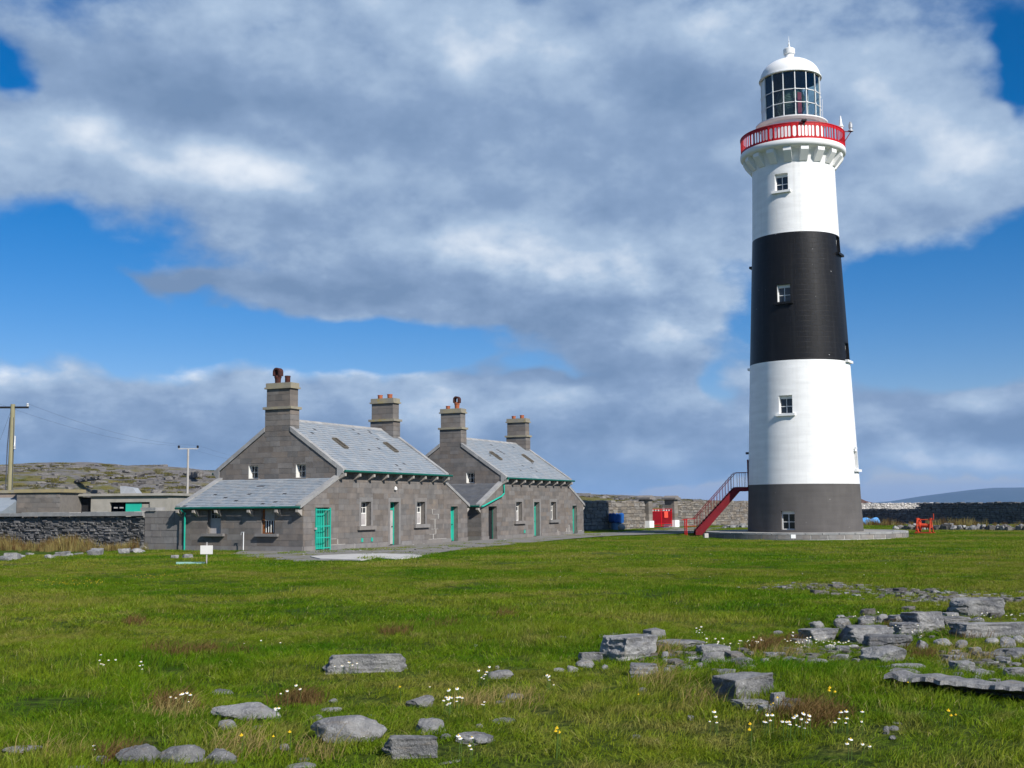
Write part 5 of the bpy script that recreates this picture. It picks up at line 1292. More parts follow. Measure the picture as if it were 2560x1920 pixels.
# ------------------------------------------------------------------ left yard: wall, sheds, poles
def left_yard():
    corner = HA - D2 * (W + 0.03)           # back corner of the first wing, on the gable line
    far = corner - D2 * 16.5
    px = lambda s: s
    # ashlar pier against the cottage
    pe = empty('ashlar_pier', corner - D2 * 2.35 + D1 * 0.12, math.atan2(D2.y, D2.x), 'squared stone block pier between the rough wall and the cottage', 'pier')
    MB().box(0.02, 2.33, 0.03, 0.55, -0.2, 1.98).build('core', M_MORT, pe)
    r = random.Random(5); z = 0.0
    for k in range(6):
        h = 0.33; x = 0.0 - (k % 2) * 0.3
        while x < 2.35:
            l = r.uniform(0.5, 0.8); a, b_ = max(x, 0.0), min(x + l, 2.35); x += l
            if b_ - a > 0.08: MB().box(a + 0.008, b_ - 0.008, -r.uniform(0, 0.02), 0.3, z + 0.008, z + h - 0.008).build('stone_block', M_DRESS, pe)
        z += h
    MB().box(-0.25, 0.75, -0.08, 0.65, 2.0, 2.16).build('cap_stone', M_COPE, pe)
    s0 = far; s1 = corner - D2 * 2.38
    s0 = s0 + D1 * 0.12; s1 = s1 + D1 * 0.12
    wl = stone_wall('yard_wall', s0, s1, 1.72, 0.5, (0.08, 0.20), (0.16, 0.45), RUB2, 'dark rubble wall with a projecting slab coping beside the sheds', gap=0.004, corem=M_RUBBLE)
    L = (s1 - s0).length; x = 0.0
    while x < L - 0.1:
        l = min(r.uniform(0.9, 1.6), L - x); MB().box(x + 0.006, x + l - 0.006, -0.17, 0.66, 1.735, 1.735 + r.uniform(0.17, 0.23)).build('coping_stone', M_COPE, wl); x += l
    # concrete trough at its foot
    c = atY(40, 1345, 66.0)
    e = empty('concrete_trough', (c[0], 66.2, 0.0), math.atan2(D2.y, D2.x), 'weathered concrete trough with one loose block on its end', 'trough')
    MB().box(-2.6, 0.95, 0.0, 0.10, 0.0, 0.86).box(-2.6, 0.95, 0.75, 0.85, 0.0, 0.86).box(0.85, 0.95, 0.101, 0.749, 0.0, 0.86).box(-2.6, 0.85, 0.101, 0.749, 0.0, 0.35).build('basin', M_CONC, e)
    MB().box(0.42, 1.0, 0.10, 0.5, 0.865, 1.07).build('loose_block', M_CONC, e)
    # flat roofed shed with teal door
    rot = rad(-7)
    c = atY(226, 1300, 78.0); e = empty('flat_roof_shed', (c[0], 78.0, 0), rot, 'pale rendered flat-roofed shed with a teal door in a long opening', 'shed')
    MB().box(0.0, 5.3, 0.0, 0.25, 0.0, 1.90).box(0.0, 1.3, 0.001, 0.249, 1.902, 2.95).box(4.05, 5.3, 0.001, 0.249, 1.902, 2.95).box(1.302, 4.048, 0.002, 0.248, 2.55, 2.948).build('wall', M_CONC, e)
    MB().box(0.0, 0.2, 0.252, 3.5, 0.0, 2.95).box(5.1, 5.3, 0.252, 3.5, 0, 2.95).box(0.201, 5.099, 3.3, 3.5, 0, 2.95).build('wall', M_CONC, e)
    MB().box(0.21, 5.09, 0.9, 1.0, 0, 2.94).build('inner_shade', M_BLACKI, e)  # near-black panel, the shed's inner shade put into its colour
    MB().box(2.35, 3.45, 0.12, 0.17, 1.9, 2.52).build('door', M_TEAL, e)
    MB().box(3.47, 4.04, 0.12, 0.17, 1.9, 2.42).build('board', M_CONC, e)
    for x in (1.45, 1.85): MB().box(x, x + 0.26, 0.30, 0.34, 2.15, 2.26).build('crate', M_BOARD, e)
    MB().box(-0.95, 0.001, 0.35, 3.3, 0.0, 2.9).build('bay_shade', M_BLACKI, e)  # solid block painted near-black for the deep shade of a bay
    MB().box(-1.2, 5.45, -0.18, 3.7, 2.96, 3.12).build('roof', M_CONC, e)
    MB().prism([(1.6, 3.125), (2.75, 3.125), (2.45, 3.50), (1.55, 3.62)], 1, 0.9, 1.7).build('skylight', M_GALV, e)
    # parapeted store
    c = atY(40, 1300, 76.0); e = empty('parapet_store', (c[0], 76.0, 0), rot, 'stone store with a flat coped parapet and a sloping slate roof beside it', 'store')
    st = [(random.uniform(0, 1)) for _ in range(3)]
    MB().box(0.0, 2.95, 0.0, 3.0, 0.0, 3.17).build('wall', M_MORT, e)
    it = []
    z = 0.0; r = random.Random(8)
    while z < 3.15:
        x = 0
        while x < 2.95:
            l = min(r.uniform(0.5, 0.9), 2.95 - x); it.append((x + l / 2, 1.5, z + 0.16, l - 0.012, 3.03, 0.305)); x += l
        z += 0.317
    lay_pieces(e, 'stone_block', it, ASHP)
    MB().box(-0.14, 3.10, -0.14, 3.1, 3.19, 3.40).build('coping', mat('lichen_coping', (0.24, 0.20, 0.13), (0.30, 0.25, 0.13), 2, 0.9), e)
    MB().box(-4.0, -0.15, 0.6, 3.0, 0.0, 3.17).build('wall', mat('pinkish_render', (0.24, 0.19, 0.16), (0.28, 0.23, 0.19), 2, 0.9), e)
    MB().box(-4.1, -0.145, 0.5, 3.1, 3.19, 3.38).build('coping', M_CHCAP, e)
    MB().hexa([(-4.0, -1.6, 1.75), (-0.02, -1.6, 1.75), (-0.02, 0.58, 1.75), (-4.0, 0.58, 1.75), (-4.0, -1.6, 2.02), (-0.02, -1.6, 2.02), (-0.02, 0.58, 2.9), (-4.0, 0.58, 2.9)]).build('roof', M_SLATE, e)
    # power poles
    c = atY(22, 1300, 80.5); pe = empty('power_pole', (c[0], 80.5, 0), rad(4), 'stout yellowish timber power pole with cables running down it', 'power pole', 'power poles')
    H_ = 9.3
    MB().tube([(0, 0, -0.3), (0, 0, H_)], [0.20, 0.15], 14).build('post', M_POLE, pe, 40)
    MB().box(-1.05, 1.05, -0.06, 0.06, H_ - 0.28, H_ - 0.15).build('crossarm', M_BLACKM, pe)
    for x in (-0.98, 0.98): MB().lathe([(0.03, -0.02), (0.09, 0.0), (0.10, 0.08), (0.05, 0.10), (0.09, 0.14), (0.05, 0.22), (0, 0.22)], 12, c=(x, 0, H_ - 0.15)).build('insulator', M_CERAM, pe, 40)
    for (x, rr) in ((-0.20, 0.022), (-0.24, 0.016), (0.19, 0.018)): MB().tube([(x * 0.6, -0.12, H_ - 0.9), (x, -0.16, H_ - 3), (x * 1.1, -0.17, 2.0), (x, -0.18, 0.2)], rr, 6).build('cable', M_WIRE, pe)
    MB().lathe([(0.05, 0), (0.09, 0.05), (0.05, 0.10), (0.09, 0.15), (0.05, 0.20), (0.09, 0.25), (0.05, 0.3), (0.06, 0.9), (0, 0.95)], 10, c=(0.24, -0.1, H_ - 3.1)).build('cable_terminal', M_CERAM, pe, 40)
    pa = Vector((c[0], 80.5, 0))
    c = atY(467, 1300, 128.0); pb = Vector((c[0], 128.0, 0)); h2 = 8.55
    pe = empty('power_pole', pb, rad(6), 'thin pale power pole with two dark insulators rising behind the cottage', 'power pole', 'power poles')
    MB().tube([(0, 0, -0.3), (0, 0, h2)], [0.15, 0.11], 10).build('post', M_POLEG, pe, 40)
    MB().box(-1.07, 1.07, -0.05, 0.05, h2 - 0.02, h2 + 0.10).build('crossarm', M_GALV, pe)
    for x in (-1.0, 1.0): MB().lathe([(0.06, 0), (0.12, 0.04), (0.12, 0.26), (0.05, 0.3), (0, 0.3)], 10, c=(x, 0, h2 + 0.10)).build('insulator', M_BLACKM, pe, 40)
    for sg in (-1, 1):
        a = pa + Vector((sg * 0.98, 0, H_ + 0.05)); b_ = pb + Vector((sg * 1.0, 0, h2 + 0.4)); pts = []
        for i in range(25): t = i / 24; q = a.lerp(b_, t); q.z -= 1.1 * 4 * t * (1 - t) * 0.6; pts.append(q)
        tag(MB().tube(pts, 0.006, 5).build('power_line', M_WIRE), 'thin sagging power line strung between the two poles', 'power line', 'power lines')
        far = pb + (pb - pa).normalized() * 70; q = Vector((far.x + sg, far.y, h2 + 0.3)); pts = [b_.lerp(q, i / 12) - Vector((0, 0, 0.5 * 4 * (i / 12) * (1 - i / 12))) for i in range(13)]
        tag(MB().tube(pts, 0.006, 5).build('power_line', M_WIRE), 'thin power line running on past the pale pole behind the cottage roof', 'power line', 'power lines beyond the pale pole')
    # stay wire and bucket lamp at the stout pole
    tag(MB().tube([pa + Vector((-0.1, 0, H_ - 0.4)), pa + Vector((-3.6, 1.0, 0.0))], 0.008, 5).build('stay_wire', M_WIRE), 'steel stay wire slanting down from the stout pole', 'wire')
left_yard()

# ------------------------------------------------------------------ gravel path outline
PATH_EDGE = [(1745, 1334), (1640, 1337), (1540, 1341), (1460, 1347), (1330, 1357), (1210, 1368), (1130, 1377), (1075, 1386), (1010, 1397), (950, 1395), (890, 1401), (840, 1403), (770, 1404), (700, 1398), (640, 1395), (600, 1390), (560, 1384)]
PATH = [HA + D1 * q - D2 * 0.05 for q in np.linspace(0.0, 36.0, 20)]
PATH += [GP - GD * 1.5 + GN * 3.0, GP + GD * 0.5 + GN * 0.9, GP + GD * 0.5 - GN * 4, GP + GD * 4.9 - GN * 4, GP + GD * 4.9 + GN * 0.9, GP + GD * 6.0 + GN * 5.5]
_pe = []
for _k in range(len(PATH_EDGE) - 1):
    for _t in (0, 0.25, 0.5, 0.75):
        _u = PATH_EDGE[_k][0] + (PATH_EDGE[_k + 1][0] - PATH_EDGE[_k][0]) * _t; _v = PATH_EDGE[_k][1] + (PATH_EDGE[_k + 1][1] - PATH_EDGE[_k][1]) * _t
        _p = on_ground(_u, _v); _w = 0.25 * math.sin(len(_pe) * 1.9) + 0.2 * math.sin(len(_pe) * 0.7 + 1); _pe.append(Vector((_p.x + _w * 0.5, _p.y + _w * 1.6, 0)))
PATH += _pe + [HA - D1 * 0.05 - D2 * 3.6]
def in_poly(x, y, poly):
    ins = np.zeros(len(x), bool); n = len(poly)
    for i in range(n):
        a, c = poly[i], poly[(i + 1) % n]
        k = (a.y > y) != (c.y > y)
        with np.errstate(divide='ignore', invalid='ignore'): ins ^= k & (x < (c.x - a.x) * (y - a.y) / (c.y - a.y + 1e-12) + a.x)
    return ins

# ------------------------------------------------------------------ small things about the yard
def sundries():
    # yard and path surfaces (thin sheets above the turf)
    def sheet(name, pts, z, mt, th=0.0):
        bm = bmesh.new(); vs = [bm.verts.new((p[0], p[1], z)) for p in pts]; bm.faces.new(vs); bmesh.ops.recalc_face_normals(bm, faces=bm.faces)
        bmesh.ops.triangulate(bm, faces=bm.faces); me = bpy.data.meshes.new(name); bm.to_mesh(me); bm.free(); me.materials.append(mt); return link(name, me)
    M_GRAV = mat('gravel', (0.155, 0.148, 0.138), (0.235, 0.222, 0.205), 9, 0.95, 0.8, 22, c3=(0.13, 0.125, 0.05), t3=(0.52, 0.62), s3=0.8)
    def hl(s, t): return HA + D1 * s + D2 * t
    tag(sheet('path', PATH, 0.012, M_GRAV), kind='structure')
    pts = [on_ground(u, v) for (u, v) in ((800, 1399), (775, 1393), (810, 1390), (880, 1387), (960, 1386), (1020, 1388), (1056, 1390), (1040, 1395), (985, 1400), (940, 1397), (900, 1402))][::-1]
    mb = MB(); n = len(pts); mb.add([(p.x, p.y, -0.05) for p in pts] + [(p.x, p.y, 0.045) for p in pts], [tuple(range(n))[::-1], tuple(range(n, 2 * n))] + [(i, (i + 1) % n, n + (i + 1) % n, n + i) for i in range(n)])
    tag(mb.build('concrete_slab', M_SLAB), 'pale broken concrete slab lying in the grass before the cottage', 'slab')
    # standpipe by the end wall
    p = hl(-0.35, -3.25); e = empty('standpipe', (p.x, p.y, 0), HROT, 'thin white standpipe tap against the dark end wall', 'tap')
    MB().tube([(0, 0, 0), (0, 0, 0.92)], 0.024, 8).build('pipe', M_WMET, e); MB().tube([(0, 0.0, 0.90), (0, 0.13, 0.92), (0, 0.16, 0.78)], 0.02, 8).tube([(0, -0.07, 0.93), (0, 0.06, 0.93)], 0.014, 6).build('spout', M_GALV, e)
    # white notice board on a stake
    p = on_ground(516, 1411); e = empty('notice_board', p, rad(-8), 'small white notice board nailed to a stake in the grass', 'sign')
    MB().box(-0.02, 0.02, 0.0, 0.03, -0.1, 0.82).build('stake', M_BOARD, e)
    MB().box(-0.24, 0.24, -0.022, -0.001, 0.38, 0.70).build('board', mat('notice_white', (0.72, 0.70, 0.66), (0.78, 0.75, 0.71), 3, 0.6, c3=(0.66, 0.42, 0.40), t3=(0.64, 0.70), s3=7), e)
    p = on_ground(478, 1410)
    o = MB().box(-0.55, 0.5, -0.25, 0.25, -0.02, 0.06).build('fallen_board', mat('pale_teal_board', (0.22, 0.42, 0.33), (0.28, 0.46, 0.38), 2, 0.7)); o.location = p; o.rotation_euler = (0.03, 0.02, 0.3); tag(o, 'pale teal board lying flat in the grass near the notice board', 'board')
    # blue tub on a light blue drum
    c = at_ground(1541, 101.3); e = empty('water_tub', (c.x, c.y, 0), rad(15), 'blue plastic tub perched on a pale blue stand by the boundary wall', 'tub')
    MB().lathe([(0.0, 0.78), (0.92, 0.80), (1.02, 0.95), (1.08, 1.45), (1.12, 1.58), (1.16, 1.62), (1.16, 1.68), (1.02, 1.66), (0.96, 1.2), (0.0, 1.1)], 36).build('tub', M_BLUE, e, 35)
    tp = MB()      # tarpaulin thrown over the rim
    for k in range(36):
        a0, a1 = math.pi * 2 * k / 36, math.pi * 2 * (k + 1) / 36
        def q(a, rr, z): w = 0.05 * math.sin(a * 7) + 0.04 * math.sin(a * 11 + 1); return ((rr + w * 0.6) * math.cos(a), (rr + w * 0.6) * math.sin(a), z + w + 0.09 * math.sin(a * 2 + 0.6))
        for (ra, za, rb, zb) in ((1.17, 0.85, 1.22, 1.66), (1.22, 1.66, 0.9, 1.72), (0.9, 1.72, 0.0, 1.50)):
            tp.add([q(a0, ra, za), q(a1, ra, za), q(a1, rb, zb) if rb else (0, 0, 1.5), q(a0, rb, zb) if rb else (0, 0, 1.5)], [(0, 1, 2, 3)] if rb else [(0, 1, 2)])
    tp.build('tarpaulin', M_BLUE, e, 60)
    MB().lathe([(0.80, 0.0), (0.86, 0.04), (0.86, 0.74), (0.80, 0.78), (0, 0.78)], 32).build('stand', M_LBLUE, e, 35)
    for k in range(4):
        a = rad(20 + 90 * k); MB().bar((0.95 * math.cos(a), 0.95 * math.sin(a), 0), (0.95 * math.cos(a), 0.95 * math.sin(a), 0.84), 0.06, 0.06).build('leg', M_BLACKM, e)
    e.scale = (0.53, 0.53, 0.80)
    # round float by the wall, white concrete block by the stair
    c = GP - GD * 9.2 + GN * 2.2; o = MB().lathe([(0, 0.0), (0.20, 0.03), (0.30, 0.16), (0.32, 0.30), (0.26, 0.46), (0.12, 0.56), (0.05, 0.58), (0, 0.64)], 20).build('float_buoy', M_CONC, None, 60); o.location = c; tag(o, 'grey round float buoy lying in the tower shadow', 'buoy')
    p = at_ground(1764, 77.5); o = MB().box(-0.13, 0.13, -0.12, 0.12, -0.05, 0.24).build('marker_block', M_SLAB); o.location = p; o.rotation_euler = (0, 0, 0.2); tag(o, 'small pale marker block near the foot of the red staircase', 'block')
    p = at_ground(1981, 74.6); o = MB().box(-0.15, 0.15, -0.12, 0.12, -0.05, 0.18).build('drain_box', M_WMET); o.location = p; tag(o, 'small white box on the grass against the round platform', 'box')
    # orange winch
    c = at_ground(2312, 83.0); e = empty('hand_winch', c, rad(-38), 'rusty orange hand winch with spoked wheel standing in the grass', 'winch')
    def ring(rr, x, th, nm, par):
        mb = MB()
        for k in range(28):
            a0, a1 = math.pi * 2 * k / 28, math.pi * 2 * (k + 1) / 28
            mb.bar((x, rr * math.cos(a0), 0.52 + rr * math.sin(a0)), (x, rr * math.cos(a1), 0.52 + rr * math.sin(a1)), th, 0.06, (1, 0, 0))
        return mb.build(nm, M_ORANGE, par)
    w = ring(0.46, -0.42, 0.09, 'gear_wheel', e)
    for k in range(6): a = math.pi * k / 3; MB().bar((-0.42, 0, 0.52), (-0.42, 0.45 * math.cos(a), 0.52 + 0.45 * math.sin(a)), 0.05, 0.05, (1, 0, 0)).build('spoke', M_ORANGE, w)
    for x in (-0.52, 0.42):
        f = MB(); f.bar((x, -0.36, 0), (x, -0.05, 0.95), 0.08, 0.06, (1, 0, 0)).bar((x, 0.36, 0), (x, 0.05, 0.95), 0.08, 0.06, (1, 0, 0)).bar((x, -0.22, 0.42), (x, 0.22, 0.42), 0.06, 0.06, (1, 0, 0)).box(x - 0.05, x + 0.05, -0.10, 0.10, 0.88, 1.05); f.build('side_frame', M_ORANGE, e)
    def hx(x0, x1, rr, y, z, nm, mt=M_ORANGE): MB().tube([(x0, y, z), (x1, y, z)], rr, 14).build(nm, mt, e, 40)
    hx(-0.55, 0.50, 0.05, 0, 0.52, 'axle'); hx(-0.36, 0.36, 0.15, 0, 0.52, 'drum'); hx(-0.55, 0.62, 0.035, 0, 0.93, 'upper_shaft'); hx(-0.40, -0.28, 0.24, 0, 0.52, 'drum_flange')
    MB().bar((0.60, 0, 0.93), (0.66, -0.1, 1.35), 0.05, 0.05).build('crank', M_ORANGE, e)
    MB().box(-0.62, 0.55, -0.40, -0.30, 0.0, 0.07).box(-0.62, 0.55, 0.30, 0.40, 0.0, 0.07).build('base_rail', M_ORANGE, e)
    # heap of blue net
    ms = []
    for k, u in enumerate((2165, 2188)):
        c = at_ground(u, 118); me = rock_mesh(700 + k, 'boulder', 3).copy(); me.materials.clear(); me.materials.append(M_NET)
        o = link('fishing_net', me); o.location = (c.x, c.y, 0.32); o.scale = (1.5 - 0.4 * k, 1.0, 0.85); tag(o, ('crumpled bright blue net heap in the weeds', 'smaller blue net bundle beside the blue heap')[k], 'net')
    # rubbish stones near the tower: pale rubble heap
    ms = [rock_mesh(720 + k, 'block', 2) for k in range(5)]; r = random.Random(31)
    for k in range(26):
        u = r.uniform(1810, 1868); c = at_ground(u, r.uniform(104, 116)); s = r.uniform(0.2, 0.55)
        o = link('rubble_stone', r.choice(ms)); o.location = (c.x, c.y, s * 0.2); o.scale = (s, s, s * 0.6); o.rotation_euler = (0, 0, r.uniform(0, 6)); tag(o, 'loose rubble stone dumped in the grass behind the red staircase', 'stone', 'rubble dumped behind the staircase')
    # scattered pale stones before the yard wall
    r = random.Random(77); ms = [rock_mesh(740 + k, ['flat', 'block', 'slab'][k % 3], 3) for k in range(8)]
    for (u, v, wd) in ((30, 1399, 0.9), (10, 1402, 0.6), (48, 1395, 0.5), (75, 1387, 0.35), (125, 1396, 0.5), (140, 1392, 0.4), (155, 1390, 0.7), (172, 1392, 0.4), (196, 1388, 0.4), (232, 1378, 0.4), (240, 1390, 0.8), (228, 1384, 0.5), (310, 1384, 0.8), (325, 1376, 0.4), (345, 1383, 0.7), (370, 1374, 0.9), (390, 1371, 0.7), (405, 1372, 0.6), (420, 1369, 0.5), (436, 1397, 0.5), (470, 1397, 0.5)):
        p = on_ground(u, v); o = link('field_stone', r.choice(ms)); hgt = wd * r.uniform(0.35, 0.6); o.location = (p.x, p.y, p.z + hgt * 0.22); o.scale = (wd, wd * 0.7, hgt); o.rotation_euler = (0, r.uniform(-.15, .15), r.uniform(0, 6))
        tag(o, 'pale field stone lying along the weedy edge before the yard wall', 'stone', 'stones along the weedy edge')
sundries()

# ------------------------------------------------------------------ vegetation (instanced tufts and flowers)
PROTO = bpy.data.collections.new('tuft_prototypes')        # kept out of the scene: only instanced
def tuft(seed, radius, n, h0, h1, wid, lean, wind, mt, name='tuft', seedheads=0):
    r = random.Random(seed); vs = []; fs = []
    for i in range(n):
        a = r.uniform(0, 6.283); q = radius * math.sqrt(r.random()); bx, by = q * math.cos(a), q * math.sin(a)
        h = r.uniform(h0, h1); th = r.uniform(0, 6.283); l = r.uniform(0.2, 1) * lean * h
        lx, ly = math.cos(th) * l + wind * h, math.sin(th) * l
        fa = r.uniform(0, 3.14); wx, wy = math.cos(fa) * wid / 2, math.sin(fa) * wid / 2; o = len(vs)
        vs += [(bx - wx, by - wy, -0.02), (bx + wx, by + wy, -0.02), (bx + lx * 0.35 + wx * 0.85, by + ly * 0.35 + wy * 0.85, h * 0.58), (bx + lx * 0.35 - wx * 0.85, by + ly * 0.35 - wy * 0.85, h * 0.58), (bx + lx, by + ly, h * (0.92 if l > 0.5 * h else 1.0))]
        fs += [(o, o + 1, o + 2, o + 3), (o + 3, o + 2, o + 4)]
    me = bpy.data.meshes.new(name); me.from_pydata(vs, [], fs); me.materials.append(mt)
    ob = bpy.data.objects.new(name, me); return ob
def scatter(name, protos, pts, rots, scls, idx, label=None, cat=None):
    """one object whose points each carry one of the prototype tufts"""
    col = bpy.data.collections.new(name + '_prototypes')
    for i, o in enumerate(protos): o.name = 'a%02d_' % i + name; col.objects.link(o)
    me = bpy.data.meshes.new(name); me.from_pydata([tuple(p) for p in pts], [], [])
    for nm, typ, dat in (('rot', 'FLOAT_VECTOR', rots), ('scl', 'FLOAT_VECTOR', scls)):
        at = me.attributes.new(nm, typ, 'POINT'); at.data.foreach_set('vector', np.asarray(dat, np.float32).ravel())
    at = me.attributes.new('idx', 'INT', 'POINT'); at.data.foreach_set('value', np.asarray(idx, np.int32))
    ob = link(name, me); tag(ob, label, cat, None, 'stuff')
    ng = bpy.data.node_groups.new(name, 'GeometryNodeTree')
    ng.interface.new_socket('Geometry', in_out='INPUT', socket_type='NodeSocketGeometry'); ng.interface.new_socket('Geometry', in_out='OUTPUT', socket_type='NodeSocketGeometry')
    N = ng.nodes; L = ng.links
    gi = N.new('NodeGroupInput'); go = N.new('NodeGroupOutput'); ip = N.new('GeometryNodeInstanceOnPoints'); ci = N.new('GeometryNodeCollectionInfo')
    ci.inputs['Collection'].default_value = col; ci.inputs['Separate Children'].default_value = True; ci.inputs['Reset Children'].default_value = True
    def na(nm, typ):
        n = N.new('GeometryNodeInputNamedAttribute'); n.data_type = typ; n.inputs['Name'].default_value = nm; return n.outputs['Attribute']
    er = N.new('FunctionNodeEulerToRotation'); L.new(na('rot', 'FLOAT_VECTOR'), er.inputs[0])
    L.new(gi.outputs[0], ip.inputs['Points']); L.new(ci.outputs[0], ip.inputs['Instance']); ip.inputs['Pick Instance'].default_value = True
    L.new(na('idx', 'INT'), ip.inputs['Instance Index']); L.new(er.outputs[0], ip.inputs['Rotation']); L.new(na('scl', 'FLOAT_VECTOR'), ip.inputs['Scale'])
    L.new(ip.outputs[0], go.inputs[0])
    md = ob.modifiers.new('scatter', 'NODES'); md.node_group = ng
    return ob

RK = np.array(ROCKS)
def blocked(x, y):
    """no turf under rocks, on paths, in buildings"""
    b = np.zeros(len(x), bool)
    for (rx, ry, rw, rd) in RK: b |= ((x - rx) / (rw * 0.86)) ** 2 + ((y - ry) / (rd * 0.86)) ** 2 < 1
    s = (x - HA.x) * D1.x + (y - HA.y) * D1.y; t = (x - HA.x) * D2.x + (y - HA.y) * D2.y
    b |= in_poly(x, y, PATH) & (rng.random(len(x)) > 0.10)
    b |= (s > -0.1) & (s < 36) & (t < 0) & (t > -8)
    b |= (x - LX) ** 2 + (y - LY) ** 2 < 6.9 ** 2
    g = (x - GP.x) * GD.x + (y - GP.y) * GD.y; n = (x - GP.x) * GN.x + (y - GP.y) * GN.y
    b |= (n < 0.2)
    return b
def field_points(y0, y1, dens, seed, margin=1.12):
    g = np.random.default_rng(seed); hw = 0.434 * margin; pad = 4.5      # the turf goes on past the view
    A = hw * (y1 ** 2 - y0 ** 2) + 2 * pad * (y1 - y0); n = int(A * dens)
    y = g.uniform(y0, y1, n * 3); y = y[g.random(n * 3) < (hw * y + pad) / (hw * y1 + pad)][:n]; x = g.uniform(-1, 1, len(y)) * (hw * y + pad)
    k = ~blocked(x, y); return x[k], y[k], g
def make_grass():
    protos = [tuft(10 + i, 0.20, 110, 0.035, 0.10, 0.0048, 0.9, 0.55, M_BLADE) for i in range(5)] \
        + [tuft(20 + i, 0.36, 150, 0.04, 0.10, 0.0080, 0.9, 0.5, M_BLADE) for i in range(4)] \
        + [tuft(30 + i, 0.62, 170, 0.04, 0.10, 0.015, 0.8, 0.35, M_BLADE) for i in range(4)] \
        + [tuft(40 + i, 0.12, 26, 0.08, 0.18, 0.0040, 1.0, 0.7, M_BLADE) for i in range(3)]
    P = []; R = []; Sc = []; I = []
    for (y0, y1, dens, lo, hi, sd, sc) in ((5.0, 17, 26, 0, 5, 1, 1.0), (17, 42, 8.5, 5, 9, 2, 1.0), (42, 118, 2.3, 9, 13, 3, 1.0), (5.0, 24, 2.0, 13, 16, 4, 1.0)):
        x, y, g = field_points(y0, y1, dens, sd); n = len(x); z = gz(x, y)
        hgt = g.uniform(0.7, 1.25, n) * (0.75 + 0.6 * np.clip(np.sin(x * 0.8 + 1.7 * np.sin(y * 0.33)) * np.sin(y * 0.7 + x * 0.2), -0.4, 1))
        hgt = np.clip(hgt, 0.62, 1.6) * 0.86
        P.append(np.stack([x, y, z], 1)); R.append(np.stack([g.uniform(-.06, .06, n), g.uniform(-.06, .06, n), g.uniform(-0.7, 0.7, n) + np.pi * (g.random(n) < 0.25)], 1))
        w = g.uniform(0.85, 1.2, n); Sc.append(np.stack([w, w, hgt], 1)); I.append(g.integers(lo, hi, n))
    scatter('meadow_grass', protos, np.concatenate(P), np.concatenate(R), np.concatenate(Sc), np.concatenate(I), 'green windblown meadow grass covering the field', 'grass')
make_grass()

